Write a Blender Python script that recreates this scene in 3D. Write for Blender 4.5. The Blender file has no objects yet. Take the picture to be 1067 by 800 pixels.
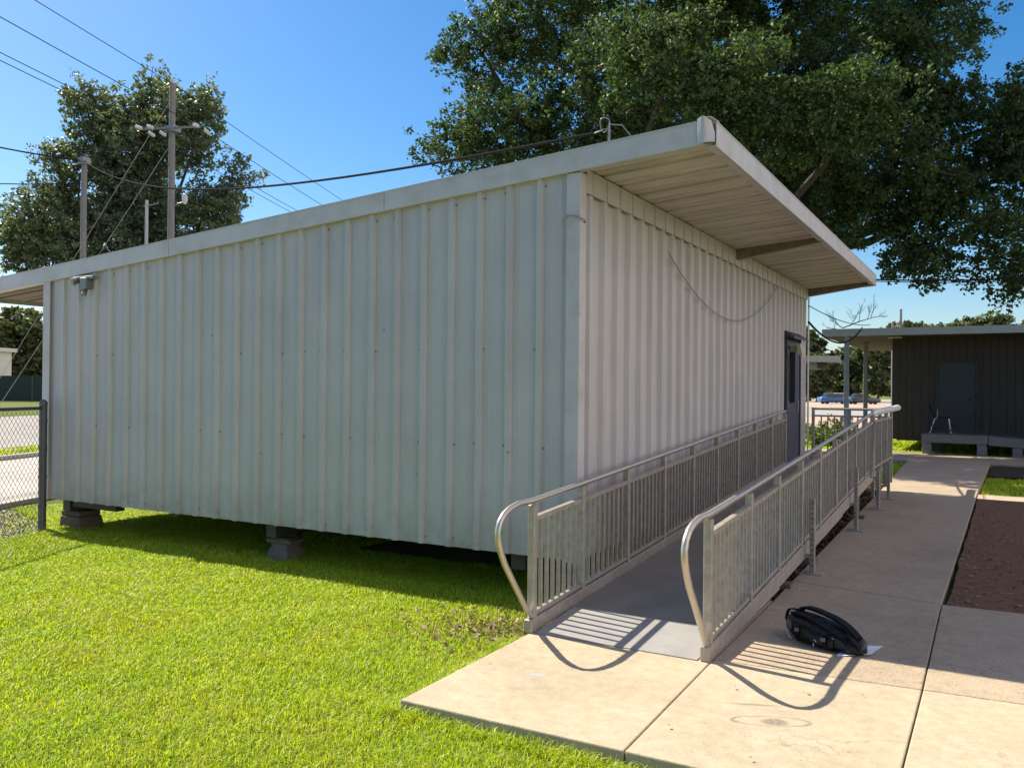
import bpy, math, random
import numpy as np
from mathutils import Vector, Matrix, noise as mnoise

random.seed(7)
rng = np.random.default_rng(11)
S = bpy.context.scene
COL = S.collection
PI = math.pi

# ------------------------------------------------------------------ camera numbers
CAM = Vector((3.0874, -6.5048, 1.7623))
YAW, PITCH, ROLL, FPX = 0.517, 0.0043, 0.0096, 889.93
_F = Vector((-math.sin(YAW), math.cos(YAW), 0)); _R = Vector((math.cos(YAW), math.sin(YAW), 0)); _U = Vector((0, 0, 1))
F2 = _F * math.cos(PITCH) + _U * math.sin(PITCH); U2 = -_F * math.sin(PITCH) + _U * math.cos(PITCH)
R3 = _R * math.cos(ROLL) + U2 * math.sin(ROLL); U3 = -_R * math.sin(ROLL) + U2 * math.cos(ROLL)

def far(right_m, depth, z=0.0):
    """a ground point given as metres to the right of the viewing axis and metres along it"""
    p = CAM + _F * depth + _R * right_m
    return Vector((p.x, p.y, z))

def ray_at(px, py, depth):
    return CAM + (F2 + R3 * ((px - 533.5) / FPX) - U3 * ((py - 400) / FPX)) * depth

# ------------------------------------------------------------------ tags
def tag(o, label=None, cat=None, group=None, kind=None):
    if label: o['label'] = label
    if cat: o['category'] = cat
    if group: o['group'] = group
    if kind: o['kind'] = kind
    return o

def empty(name, loc, label, cat, group=None, rz=0.0):
    o = bpy.data.objects.new(name, None)
    COL.objects.link(o)
    o.location = loc
    o.rotation_euler = (0, 0, rz)
    o.empty_display_size = 0.2
    tag(o, label, cat, group)
    return o

# ------------------------------------------------------------------ mesh builder
class MB:
    def __init__(self):
        self.v = []; self.f = []; self.sm = []; self.mi = []
    def add(self, vs, fs, smooth=False, mi=0):
        b = len(self.v)
        self.v.extend([tuple(p) for p in vs])
        for f in fs:
            self.f.append(tuple(b + i for i in f)); self.sm.append(smooth); self.mi.append(mi)
        return self
    def box(self, lo, hi, mi=0, bev=0.0):
        x0, y0, z0 = lo; x1, y1, z1 = hi
        if x0 > x1: x0, x1 = x1, x0
        if y0 > y1: y0, y1 = y1, y0
        if z0 > z1: z0, z1 = z1, z0
        if bev <= 0:
            vs = [(x0, y0, z0), (x1, y0, z0), (x1, y1, z0), (x0, y1, z0), (x0, y0, z1), (x1, y0, z1), (x1, y1, z1), (x0, y1, z1)]
            return self.add(vs, [(0, 3, 2, 1), (4, 5, 6, 7), (0, 1, 5, 4), (1, 2, 6, 5), (2, 3, 7, 6), (3, 0, 4, 7)], mi=mi)
        b = min(bev, (x1-x0)/2.1, (y1-y0)/2.1, (z1-z0)/2.1)
        rings = []
        def ring(z, d):
            a0, a1, c0, c1 = x0+d, x1-d, y0+d, y1-d
            e = b if d == 0 else b*0.6
            return [(a0+e, c0, z), (a1-e, c0, z), (a1, c0+e, z), (a1, c1-e, z), (a1-e, c1, z), (a0+e, c1, z), (a0, c1-e, z), (a0, c0+e, z)]
        vs = ring(z0, b) + ring(z0+b, 0) + ring(z1-b, 0) + ring(z1, b)
        fs = [tuple(reversed(range(8)))]
        for k in range(3):
            for i in range(8):
                j = (i+1) % 8
                fs.append((k*8+i, k*8+j, (k+1)*8+j, (k+1)*8+i))
        fs.append(tuple(24+i for i in range(8)))
        return self.add(vs, fs, mi=mi)
    def hexa(self, b4, t4, mi=0):
        """bottom four and top four corners, both counter-clockwise seen from above"""
        vs = list(b4) + list(t4)
        return self.add(vs, [(3, 2, 1, 0), (4, 5, 6, 7), (0, 1, 5, 4), (1, 2, 6, 5), (2, 3, 7, 6), (3, 0, 4, 7)], mi=mi)
    def tube(self, pts, r, n=8, cap=True, mi=0, smooth=True):
        pts = [Vector(p) for p in pts]
        rs = r if isinstance(r, (list, tuple)) else [r] * len(pts)
        vs = []; fs = []
        up = None
        for i, p in enumerate(pts):
            if i == 0: t = pts[1] - p
            elif i == len(pts)-1: t = p - pts[i-1]
            else: t = (pts[i+1]-p).normalized() + (p-pts[i-1]).normalized()
            if t.length < 1e-9: t = Vector((0, 0, 1))
            t.normalize()
            if up is None:
                up = Vector((0, 0, 1)) if abs(t.z) < 0.9 else Vector((1, 0, 0))
            a = (up - t * up.dot(t))
            if a.length < 1e-6: a = t.orthogonal()
            a.normalize(); c = t.cross(a); up = a
            for k in range(n):
                w = 2*PI*k/n
                vs.append(p + (a*math.cos(w) + c*math.sin(w))*rs[i])
        for i in range(len(pts)-1):
            for k in range(n):
                j = (k+1) % n
                fs.append((i*n+k, i*n+j, (i+1)*n+j, (i+1)*n+k))
        self.add(vs, fs, smooth, mi)
        if cap:
            self.add(vs[:n], [tuple(reversed(range(n)))], False, mi)
            self.add(vs[-n:], [tuple(range(n))], False, mi)
        return self
    def bar(self, a, b, w, h, mi=0):
        """square tube from a to b, w across (horizontal), h vertical-ish"""
        a = Vector(a); b = Vector(b); t = (b-a).normalized()
        up = Vector((0, 0, 1)) if abs(t.z) < 0.95 else Vector((0, 1, 0))
        s = t.cross(up).normalized(); u = s.cross(t)
        c = []
        for p in (a, b):
            for sx, sy in ((-1, -1), (1, -1), (1, 1), (-1, 1)):
                c.append(p + s*(sx*w/2) + u*(sy*h/2))
        return self.add(c, [(3, 2, 1, 0), (4, 5, 6, 7), (0, 1, 5, 4), (1, 2, 6, 5), (2, 3, 7, 6), (3, 0, 4, 7)], mi=mi)
    def lathe(self, c, prof, n=16, mi=0):
        vs = []; fs = []
        for r, z in prof:
            for k in range(n):
                w = 2*PI*k/n
                vs.append((c[0]+r*math.cos(w), c[1]+r*math.sin(w), c[2]+z))
        for i in range(len(prof)-1):
            for k in range(n):
                j = (k+1) % n
                fs.append((i*n+k, i*n+j, (i+1)*n+j, (i+1)*n+k))
        self.add(vs, fs, True, mi)
        self.add(vs[:n], [tuple(reversed(range(n)))], False, mi); self.add(vs[-n:], [tuple(range(n))], False, mi)
        return self
    def prism(self, poly, z0, z1, mi=0):
        n = len(poly)
        vs = [(x, y, z0) for x, y in poly] + [(x, y, z1) for x, y in poly]
        fs = [tuple(reversed(range(n))), tuple(range(n, 2*n))] + [(i, (i+1) % n, n+(i+1) % n, n+i) for i in range(n)]
        return self.add(vs, fs, mi=mi)
    def build(self, name, mat, parent=None, bevel=0.0):
        me = bpy.data.meshes.new(name)
        me.from_pydata(self.v, [], self.f)
        mats = mat if isinstance(mat, (list, tuple)) else [mat]
        for m in mats: me.materials.append(m)
        me.polygons.foreach_set('use_smooth', self.sm)
        me.polygons.foreach_set('material_index', self.mi)
        me.update()
        o = bpy.data.objects.new(name, me)
        COL.objects.link(o)
        if parent is not None:
            o.parent = parent
            # children keep world coordinates
            o.matrix_parent_inverse = inv_world(parent)
        if bevel:
            md = o.modifiers.new('bevel', 'BEVEL'); md.width = bevel; md.segments = 2; md.limit_method = 'ANGLE'; md.angle_limit = 0.6
        return o

def inv_world(o):
    m = Matrix.LocRotScale(o.location, o.rotation_euler, o.scale)
    q = o
    while q.parent is not None:
        m = Matrix.LocRotScale(q.parent.location, q.parent.rotation_euler, q.parent.scale) @ q.matrix_parent_inverse @ m
        q = q.parent
    return m.inverted()

def np_mesh(name, verts, faces, mat, parent=None, smooth=False, mats=None):
    """fast mesh from numpy arrays: verts (n,3), faces (m,k)"""
    me = bpy.data.meshes.new(name)
    n, m, k = len(verts), len(faces), faces.shape[1]
    me.vertices.add(n); me.loops.add(m*k); me.polygons.add(m)
    me.vertices.foreach_set('co', np.ascontiguousarray(verts, dtype=np.float32).ravel())
    me.loops.foreach_set('vertex_index', np.ascontiguousarray(faces, dtype=np.int32).ravel())
    me.polygons.foreach_set('loop_start', np.arange(0, m*k, k, dtype=np.int32))
    me.polygons.foreach_set('loop_total', np.full(m, k, dtype=np.int32))
    if smooth: me.polygons.foreach_set('use_smooth', np.ones(m, dtype=bool))
    me.update(calc_edges=True)
    me.materials.append(mat)
    o = bpy.data.objects.new(name, me)
    COL.objects.link(o)
    if parent is not None:
        o.parent = parent; o.matrix_parent_inverse = inv_world(parent)
    return o

# ------------------------------------------------------------------ materials
def nt(name):
    m = bpy.data.materials.new(name); m.use_nodes = True
    t = m.node_tree
    for n in list(t.nodes): t.nodes.remove(n)
    out = t.nodes.new('ShaderNodeOutputMaterial')
    return m, t, out

def N(t, typ, **kw):
    n = t.nodes.new(typ)
    for k, v in kw.items():
        if k.startswith('i_'):
            n.inputs[k[2:].replace('_', ' ')].default_value = v
        else: setattr(n, k, v)
    return n

def ramp(t, stops, fac):
    r = t.nodes.new('ShaderNodeValToRGB')
    e = r.color_ramp.elements
    while len(e) < len(stops): e.new(0.5)
    for i, (p, c) in enumerate(stops):
        e[i].position = p; e[i].color = (c[0], c[1], c[2], 1) if not isinstance(c, (int, float)) else (c, c, c, 1)
    t.links.new(fac, r.inputs['Fac'])
    return r.outputs['Color']

def noise(t, scale, detail=4, rough=0.55, vec=None, stretch=None, dist=0.0):
    n = t.nodes.new('ShaderNodeTexNoise')
    n.inputs['Scale'].default_value = scale; n.inputs['Detail'].default_value = detail
    n.inputs['Roughness'].default_value = rough; n.inputs['Distortion'].default_value = dist
    if vec is None:
        vec = t.nodes.new('ShaderNodeNewGeometry').outputs['Position']
    if stretch is not None:
        mp = t.nodes.new('ShaderNodeMapping'); mp.inputs['Scale'].default_value = stretch
        t.links.new(vec, mp.inputs['Vector']); vec = mp.outputs['Vector']
    t.links.new(vec, n.inputs['Vector'])
    return n.outputs['Fac']

def mixc(t, fac, a, b, blend='MIX'):
    m = t.nodes.new('ShaderNodeMix'); m.data_type = 'RGBA'; m.blend_type = blend
    ia, ib = m.inputs[6], m.inputs[7]
    for s, v in ((m.inputs[0], fac), (ia, a), (ib, b)):
        if hasattr(v, 'is_output'): t.links.new(v, s)
        elif isinstance(v, (int, float)): s.default_value = v
        else: s.default_value = (v[0], v[1], v[2], 1)
    return m.outputs[2]

def math_(t, op, a, b=None, c=None, clamp=False):
    m = t.nodes.new('ShaderNodeMath'); m.operation = op; m.use_clamp = clamp
    for i, v in enumerate((a, b, c)):
        if v is None: continue
        if hasattr(v, 'is_output'): t.links.new(v, m.inputs[i])
        else: m.inputs[i].default_value = v
    return m.outputs[0]

def principled(t, out, color, rough=0.6, metallic=0.0, bump=None, bump_d=0.01, spec=0.5, bump_strength=1.0):
    b = t.nodes.new('ShaderNodeBsdfPrincipled')
    for k, v in (('Base Color', color), ('Roughness', rough), ('Metallic', metallic), ('Specular IOR Level', spec)):
        s = b.inputs[k]
        if hasattr(v, 'is_output'): t.links.new(v, s)
        elif isinstance(v, (int, float)): s.default_value = v
        else: s.default_value = (v[0], v[1], v[2], 1)
    if bump is not None:
        bp = t.nodes.new('ShaderNodeBump'); bp.inputs['Distance'].default_value = bump_d; bp.inputs['Strength'].default_value = bump_strength
        t.links.new(bump, bp.inputs['Height']); t.links.new(bp.outputs['Normal'], b.inputs['Normal'])
    t.links.new(b.outputs['BSDF'], out.inputs['Surface'])
    return b

def mat(name, c, rough=0.6, metallic=0.0, var=0.12, vscale=6.0, bump=0.0, bscale=60.0, stretch=None, spec=0.5, dirt=None, dirt_amt=0.0, dirt_scale=3.0):
    m, t, out = nt(name)
    c = tuple(c)
    lo = tuple(x*(1-var) for x in c); hi = tuple(min(1, x*(1+var)) for x in c)
    col = ramp(t, [(0.3, lo), (0.7, hi)], noise(t, vscale, 5, 0.6, stretch=stretch))
    if dirt is not None:
        f = ramp(t, [(0.45, 0.0), (0.72, dirt_amt)], noise(t, dirt_scale, 6, 0.65, stretch=stretch))
        col = mixc(t, f, col, dirt)
    h = noise(t, bscale, 3, 0.6) if bump else None
    principled(t, out, col, rough, metallic, h, bump, spec)
    return m

def leaf_mat(name, c1, c2, trans=0.4, gloss=0.35, tint=(1.25, 1.25, 0.5)):
    m, t, out = nt(name)
    g = t.nodes.new('ShaderNodeNewGeometry')
    col = ramp(t, [(0.0, c1), (1.0, c2)], g.outputs['Random Per Island'])
    d = t.nodes.new('ShaderNodeBsdfPrincipled')
    d.inputs['Roughness'].default_value = gloss; d.inputs['Specular IOR Level'].default_value = 0.3
    t.links.new(col, d.inputs['Base Color'])
    tr = t.nodes.new('ShaderNodeBsdfTranslucent')
    tc = mixc(t, 1.0, col, tint, 'MULTIPLY')
    t.links.new(tc, tr.inputs['Color'])
    mx = t.nodes.new('ShaderNodeMixShader'); mx.inputs[0].default_value = trans
    t.links.new(d.outputs[0], mx.inputs[1]); t.links.new(tr.outputs[0], mx.inputs[2])
    t.links.new(mx.outputs[0], out.inputs['Surface'])
    return m

M = {}
# painted ribbed steel with faint run-off streaks, chalking and grime near the bottom
def steel_siding(name, c, streak):
    m, t, out = nt(name)
    a = noise(t, 1.0, 6, 0.6, stretch=(9, 9, 0.5))
    b = noise(t, 1.3, 5, 0.6)
    col = ramp(t, [(0.25, tuple(x*0.86 for x in c)), (0.75, tuple(x*1.08 for x in c))], b)
    f = ramp(t, [(0.5, 0.0), (0.8, 0.4)], a)
    col = mixc(t, f, col, streak)
    sp = ramp(t, [(0.70, 0.0), (0.78, 0.55)], noise(t, 14, 3, 0.7))
    col = mixc(t, math_(t, 'MULTIPLY', sp, 0.3), col, (0.10, 0.085, 0.07))
    geo = t.nodes.new('ShaderNodeNewGeometry'); sx = t.nodes.new('ShaderNodeSeparateXYZ')
    t.links.new(geo.outputs['Position'], sx.inputs[0])
    # rain splash dirt along the bottom edge of the sheets
    low = math_(t, 'MULTIPLY_ADD', sx.outputs['Z'], -2.4, 1.75, clamp=True)
    low = math_(t, 'MULTIPLY', low, ramp(t, [(0.35, 0.0), (0.75, 0.7)], noise(t, 5, 6, 0.7)))
    col = mixc(t, low, col, (0.19, 0.17, 0.13))
    ob = noise(t, 1.6, 3, 0.5)
    principled(t, out, col, ramp(t, [(0.3, 0.38), (0.7, 0.58)], b), 0.0, ob, 0.012, 0.5)
    return m
M['siding'] = steel_siding('siding_paint', (0.468, 0.450, 0.455), (0.34, 0.32, 0.31))
M['trim'] = mat('trim_paint', (0.485, 0.465, 0.48), 0.45, var=0.07, vscale=2.5, dirt=(0.28, 0.25, 0.2), dirt_amt=0.5, dirt_scale=5)
M['fascia'] = mat('fascia_paint', (0.50, 0.485, 0.50), 0.42, var=0.06, vscale=1.8, dirt=(0.3, 0.27, 0.22), dirt_amt=0.45, dirt_scale=4)
M['soffit'] = mat('soffit_metal', (0.62, 0.55, 0.52), 0.5, var=0.09, vscale=2.0, stretch=(0.6, 3, 1), dirt=(0.24, 0.20, 0.17), dirt_amt=0.6, dirt_scale=1.3)
M['rooftop'] = mat('roof_sheet', (0.45, 0.45, 0.44), 0.5)
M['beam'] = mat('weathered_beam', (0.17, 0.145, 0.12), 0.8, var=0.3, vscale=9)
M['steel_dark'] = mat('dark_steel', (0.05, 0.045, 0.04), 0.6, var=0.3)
M['screw'] = mat('screw_head', (0.19, 0.18, 0.17), 0.5)
M['door'] = mat('door_paint', (0.055, 0.065, 0.10), 0.45, var=0.15)
M['doorframe'] = mat('door_frame_paint', (0.05, 0.05, 0.06), 0.5)
M['glass_dark'] = mat('dark_glass', (0.012, 0.015, 0.02), 0.08, spec=0.8, var=0.02)
M['lampbody'] = mat('lamp_housing', (0.42, 0.37, 0.27), 0.5)
M['alu'] = mat('aluminium_rail', (0.37, 0.34, 0.30), 0.45, metallic=0.35, var=0.2, vscale=18, dirt=(0.26, 0.22, 0.17), dirt_amt=0.5, dirt_scale=7)
M['pipe'] = mat('polished_pipe', (0.52, 0.48, 0.42), 0.36, metallic=0.75, var=0.08, vscale=7)
M['deck'] = mat('ramp_deck', (0.21, 0.195, 0.17), 0.6, var=0.13, vscale=3, bump=0.002, bscale=160, dirt=(0.13, 0.115, 0.09), dirt_amt=0.45, dirt_scale=2)
M['entry'] = mat('entry_plate', (0.29, 0.28, 0.265), 0.5, var=0.1, vscale=5)
M['white_plastic'] = mat('white_plastic', (0.68, 0.69, 0.70), 0.35, var=0.05)
M['galv'] = mat('galvanised', (0.22, 0.225, 0.23), 0.45, metallic=0.7, var=0.15)
M['galv_dark'] = mat('galvanised_dark', (0.10, 0.105, 0.11), 0.5, metallic=0.5, var=0.15)
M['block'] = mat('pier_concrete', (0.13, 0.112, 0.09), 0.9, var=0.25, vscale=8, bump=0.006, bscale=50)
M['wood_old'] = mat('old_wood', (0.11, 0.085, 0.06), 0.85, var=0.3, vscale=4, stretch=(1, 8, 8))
M['bag'] = mat('black_nylon', (0.006, 0.006, 0.007), 0.38, var=0.3, vscale=30, bump=0.022, bscale=17, spec=0.35)
M['bag_panel'] = mat('grey_nylon', (0.10, 0.105, 0.115), 0.45, var=0.15, vscale=30, bump=0.004, bscale=40)
M['strap'] = mat('black_webbing', (0.007, 0.007, 0.008), 0.8, bump=0.002, bscale=300, spec=0.2)
M['paper'] = mat('white_paper', (0.78, 0.79, 0.82), 0.8, var=0.03)
M['white'] = mat('white_mark', (0.75, 0.75, 0.75), 0.6, var=0.02)
M['pole'] = mat('pole_wood', (0.20, 0.19, 0.19), 0.8, var=0.2, vscale=6, stretch=(6, 6, 0.6))
M['pole_pale'] = mat('pale_conduit', (0.42, 0.43, 0.43), 0.5, var=0.1)
M['porcelain'] = mat('insulator_glaze', (0.55, 0.56, 0.58), 0.2, var=0.05)
M['wire'] = mat('power_cable', (0.012, 0.012, 0.014), 0.95, var=0.1, spec=0.05)
M['guy'] = mat('guy_strand', (0.30, 0.29, 0.26), 0.5, metallic=0.4)
M['bark'] = mat('bark', (0.060, 0.048, 0.038), 0.95, var=0.35, vscale=9, stretch=(3, 3, 0.7), bump=0.03, bscale=14)
M['b2wall'] = mat('brown_siding', (0.05, 0.038, 0.03), 0.8, var=0.16, vscale=3, stretch=(6, 6, 0.5))
M['b2fascia'] = mat('fascia_grey', (0.42, 0.44, 0.48), 0.5, var=0.06)
M['b2soffit'] = mat('soffit_brown', (0.07, 0.06, 0.052), 0.8)
M['b2door'] = mat('door_blue_grey', (0.04, 0.04, 0.043), 0.6)
M['b2post'] = mat('porch_post', (0.26, 0.265, 0.27), 0.5)
M['b2conc'] = mat('landing_concrete', (0.17, 0.16, 0.15), 0.85, var=0.12, vscale=5)
M['black_rail'] = mat('black_railing', (0.022, 0.022, 0.025), 0.5)
M['chair_blue'] = mat('dark_blue_plastic', (0.015, 0.022, 0.05), 0.4)
M['chrome'] = mat('chrome_leg', (0.6, 0.6, 0.6), 0.25, metallic=0.9)
M['desk_top'] = mat('dark_laminate', (0.03, 0.028, 0.026), 0.4)
M['windscreen'] = mat('green_mesh_screen', (0.022, 0.04, 0.036), 0.9, var=0.12, vscale=0.6)
M['stucco'] = mat('pale_stucco', (0.62, 0.60, 0.57), 0.85, var=0.05)
M['car_blue'] = mat('car_blue', (0.06, 0.14, 0.30), 0.25, var=0.02)
M['car_grey'] = mat('car_grey', (0.09, 0.095, 0.10), 0.25, var=0.02)
M['car_white'] = mat('car_white', (0.7, 0.7, 0.7), 0.25, var=0.02)
M['tyre'] = mat('tyre', (0.015, 0.015, 0.015), 0.8)
M['dry_leaf'] = leaf_mat('dry_leaf', (0.16, 0.10, 0.05), (0.34, 0.25, 0.14), 0.2, 0.6, (1, 0.9, 0.7))
M['oak_leaf'] = leaf_mat('oak_leaf', (0.026, 0.052, 0.018), (0.10, 0.150, 0.052), 0.34, 0.58, (1.1, 1.25, 0.55))
M['pecan_leaf'] = leaf_mat('pecan_leaf', (0.085, 0.12, 0.07), (0.19, 0.235, 0.14), 0.34, 0.42)
M['shrub_leaf'] = leaf_mat('shrub_leaf', (0.05, 0.09, 0.015), (0.16, 0.21, 0.04), 0.4, 0.5)
M['far_leaf'] = leaf_mat('far_leaf', (0.06, 0.085, 0.035), (0.15, 0.175, 0.08), 0.3, 0.5)
M['twig'] = mat('dead_twig', (0.07, 0.055, 0.045), 0.9)

def grass_mat():
    m, t, out = nt('grass_blade')
    g = t.nodes.new('ShaderNodeNewGeometry')
    pat = noise(t, 1.1, 5, 0.6, vec=g.outputs['Position'])
    c1 = ramp(t, [(0.0, (0.21, 0.32, 0.008)), (0.55, (0.42, 0.55, 0.012)), (0.86, (0.56, 0.64, 0.03)), (0.95, (0.52, 0.48, 0.12)), (1.0, (0.52, 0.44, 0.2))], g.outputs['Random Per Island'])
    c2 = ramp(t, [(0.30, (0.86, 0.96, 0.8)), (0.52, (1, 1, 1)), (0.70, (1.0, 0.93, 0.95))], pat)
    col = mixc(t, 1.0, c1, c2, 'MULTIPLY')
    dry = ramp(t, [(0.60, 0.0), (0.74, 0.6)], noise(t, 2.3, 6, 0.7, vec=g.outputs['Position'], dist=0.8))
    col = mixc(t, math_(t, 'MULTIPLY', dry, g.outputs['Random Per Island']), col, (0.46, 0.36, 0.14))
    d = t.nodes.new('ShaderNodeBsdfPrincipled'); d.inputs['Roughness'].default_value = 0.45; d.inputs['Specular IOR Level'].default_value = 0.4
    t.links.new(col, d.inputs['Base Color'])
    tr = t.nodes.new('ShaderNodeBsdfTranslucent')
    t.links.new(mixc(t, 1.0, col, (1.35, 1.3, 0.6), 'MULTIPLY'), tr.inputs['Color'])
    mx = t.nodes.new('ShaderNodeMixShader'); mx.inputs[0].default_value = 0.42
    t.links.new(d.outputs[0], mx.inputs[1]); t.links.new(tr.outputs[0], mx.inputs[2])
    t.links.new(mx.outputs[0], out.inputs['Surface'])
    return m
M['grass'] = grass_mat()

def ground_mat():
    m, t, out = nt('lawn_ground')
    a = noise(t, 0.35, 6, 0.6); b = noise(t, 38, 4, 0.7)
    col = ramp(t, [(0.25, (0.05, 0.07, 0.010)), (0.55, (0.11, 0.145, 0.016)), (0.8, (0.18, 0.20, 0.03))], b)
    col = mixc(t, ramp(t, [(0.45, 0.0), (0.75, 0.5)], a), col, (0.15, 0.15, 0.05))
    principled(t, out, col, 0.95, 0, b, 0.03, 0.2)
    return m
M['ground'] = ground_mat()

def soil_mat(name, c1, c2, c3, scale=14, bump=0.02):
    m, t, out = nt(name)
    b = noise(t, scale, 7, 0.7); a = noise(t, 1.2, 5, 0.6)
    col = ramp(t, [(0.3, c1), (0.52, c2), (0.75, c3)], b)
    col = mixc(t, ramp(t, [(0.4, 0.0), (0.7, 0.45)], a), col, c2)
    principled(t, out, col, 0.95, 0, noise(t, scale*3, 6, 0.75), bump, 0.2)
    return m
M['dirt'] = soil_mat('red_dirt', (0.11, 0.052, 0.026), (0.20, 0.105, 0.060), (0.29, 0.17, 0.11))
M['sand'] = soil_mat('sandy_edge', (0.36, 0.28, 0.20), (0.46, 0.37, 0.27), (0.55, 0.46, 0.36))
M['mulch'] = soil_mat('mulch_soil', (0.030, 0.021, 0.015), (0.065, 0.046, 0.032), (0.14, 0.10, 0.07), 30, 0.05)
M['gravel'] = soil_mat('gravel_base', (0.26, 0.24, 0.20), (0.38, 0.35, 0.29), (0.52, 0.48, 0.42), 45, 0.03)
M['mulch_chip'] = leaf_mat('mulch_chip', (0.04, 0.028, 0.02), (0.15, 0.105, 0.075), 0.05, 0.9)
M['stone'] = leaf_mat('gravel_stone', (0.25, 0.23, 0.19), (0.55, 0.50, 0.43), 0.0, 0.9)

def concrete_mat(name, c, agg=0.0, chalk=False):
    m, t, out = nt(name)
    g = t.nodes.new('ShaderNodeNewGeometry').outputs['Position']
    big = noise(t, 0.9, 6, 0.62, vec=g); fine = noise(t, 90, 4, 0.7, vec=g); mid = noise(t, 11, 6, 0.7, vec=g)
    col = ramp(t, [(0.25, tuple(x*0.74 for x in c)), (0.5, c), (0.78, tuple(min(1, x*1.14) for x in c))], big)
    k = 0.20 + agg*0.30
    col = mixc(t, 1.0, col, ramp(t, [(0.28, 1-k), (0.5, 1.0), (0.75, 1+k*0.6)], fine), 'MULTIPLY')
    col = mixc(t, 1.0, col, ramp(t, [(0.3, 0.80), (0.7, 1.08)], mid), 'MULTIPLY')
    # dark leaf and tannin spots
    spots = ramp(t, [(0.72, 0.0), (0.78, 0.6)], noise(t, 6.5, 3, 0.5, vec=g, dist=0.6))
    col = mixc(t, math_(t, 'MULTIPLY', spots, 0.5), col, (0.13, 0.095, 0.06))
    pits = ramp(t, [(0.66, 0.0), (0.72, 0.55)], noise(t, 55, 2, 0.5, vec=g))
    col = mixc(t, pits, col, tuple(x*0.45 for x in c))
    # hairline cracks, present only in places
    cv = t.nodes.new('ShaderNodeTexVoronoi'); cv.feature = 'DISTANCE_TO_EDGE'; cv.inputs['Scale'].default_value = 0.8
    wv = t.nodes.new('ShaderNodeVectorMath'); wv.operation = 'ADD'
    wn = t.nodes.new('ShaderNodeTexNoise'); wn.inputs['Scale'].default_value = 3.0; wn.inputs['Detail'].default_value = 6
    t.links.new(g, wn.inputs['Vector']); t.links.new(g, wv.inputs[0]); t.links.new(wn.outputs['Color'], wv.inputs[1]); t.links.new(wv.outputs[0], cv.inputs['Vector'])
    crk = ramp(t, [(0.0, 0.7), (0.006, 0.0)], cv.outputs['Distance'])
    crk = math_(t, 'MULTIPLY', crk, ramp(t, [(0.52, 0.0), (0.62, 1.0)], noise(t, 0.55, 3, 0.5, vec=g)))
    col = mixc(t, crk, col, (0.10, 0.08, 0.06))
    if agg:
        vo = t.nodes.new('ShaderNodeTexVoronoi'); vo.inputs['Scale'].default_value = 95
        t.links.new(g, vo.inputs['Vector'])
        col = mixc(t, ramp(t, [(0.2, 0.55), (0.45, 0.0)], vo.outputs['Distance']), col, (0.50, 0.44, 0.35))
    if chalk:
        def blob(cx, cy, rx, ry, ang):
            mp = t.nodes.new('ShaderNodeMapping'); mp.vector_type = 'TEXTURE'
            mp.inputs['Location'].default_value = (cx, cy, 0); mp.inputs['Rotation'].default_value = (0, 0, ang); mp.inputs['Scale'].default_value = (rx, ry, 1000)
            t.links.new(g, mp.inputs['Vector'])
            ln = t.nodes.new('ShaderNodeVectorMath'); ln.operation = 'LENGTH'
            t.links.new(mp.outputs['Vector'], ln.inputs[0])
            return ln.outputs['Value']
        wob = math_(t, 'MULTIPLY_ADD', noise(t, 14, 3, 0.6, vec=g), 0.4, -0.2)
        # eye-shaped chalk drawing: outline, iris scribble, brow
        d = math_(t, 'ADD', blob(2.05, -1.85, 0.20, 0.065, 0.42), wob)
        ringf = ramp(t, [(0.82, 0.0), (0.90, 0.7), (0.93, 0.7), (1.0, 0.0)], math_(t, 'MULTIPLY', d, 0.9))
        iris = ramp(t, [(0.55, 0.75), (1.0, 0.0)], math_(t, 'ADD', blob(2.07, -1.85, 0.085, 0.062, 0.42), wob))
        brow = ramp(t, [(0.4, 0.6), (1.0, 0.0)], math_(t, 'ADD', blob(1.90, -1.66, 0.19, 0.022, 0.36), wob))
        f = math_(t, 'MAXIMUM', math_(t, 'MAXIMUM', ringf, iris), brow)
        scr = ramp(t, [(0.3, 0.5), (0.55, 1.0)], noise(t, 60, 3, 0.6, vec=g))
        col = mixc(t, math_(t, 'MULTIPLY', f, scr), col, (0.12, 0.10, 0.088))
        blue = ramp(t, [(0.2, 0.6), (1.0, 0.0)], math_(t, 'ADD', blob(0.62, -1.85, 0.075, 0.045, 0.5), wob))
        col = mixc(t, math_(t, 'MULTIPLY', blue, scr), col, (0.30, 0.38, 0.52))
        dd = math_(t, 'ADD', blob(1.35, -1.45, 0.17, 0.13, 0.5), wob)
        ring2 = ramp(t, [(0.88, 0.0), (0.97, 0.3), (1.0, 0.3), (1.1, 0.0)], math_(t, 'MULTIPLY', dd, 0.9))
        col = mixc(t, math_(t, 'MULTIPLY', ring2, scr), col, (0.25, 0.22, 0.19))
        st = ramp(t, [(0.55, 0.0), (0.75, 0.45)], noise(t, 1.6, 5, 0.6, vec=g, stretch=(1, 1, 1)))
        col = mixc(t, math_(t, 'MULTIPLY', st, 0.5), col, tuple(x*0.72 for x in c))
    hb = math_(t, 'ADD', math_(t, 'MULTIPLY', fine, 0.6), math_(t, 'MULTIPLY', mid, 0.6))
    principled(t, out, col, 0.88, 0, hb, 0.004 + agg*0.006, 0.3)
    return m
M['pad'] = concrete_mat('pad_concrete', (0.425, 0.355, 0.245), 0.0, True)
M['walk'] = concrete_mat('aggregate_concrete', (0.40, 0.315, 0.215), 1.0)
M['walk2'] = concrete_mat('walk_concrete', (0.375, 0.295, 0.205), 0.35)
M['drive'] = concrete_mat('drive_concrete', (0.46, 0.425, 0.38), 0.2)
M['asphalt'] = concrete_mat('pale_asphalt', (0.30, 0.285, 0.27), 0.4)
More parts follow.
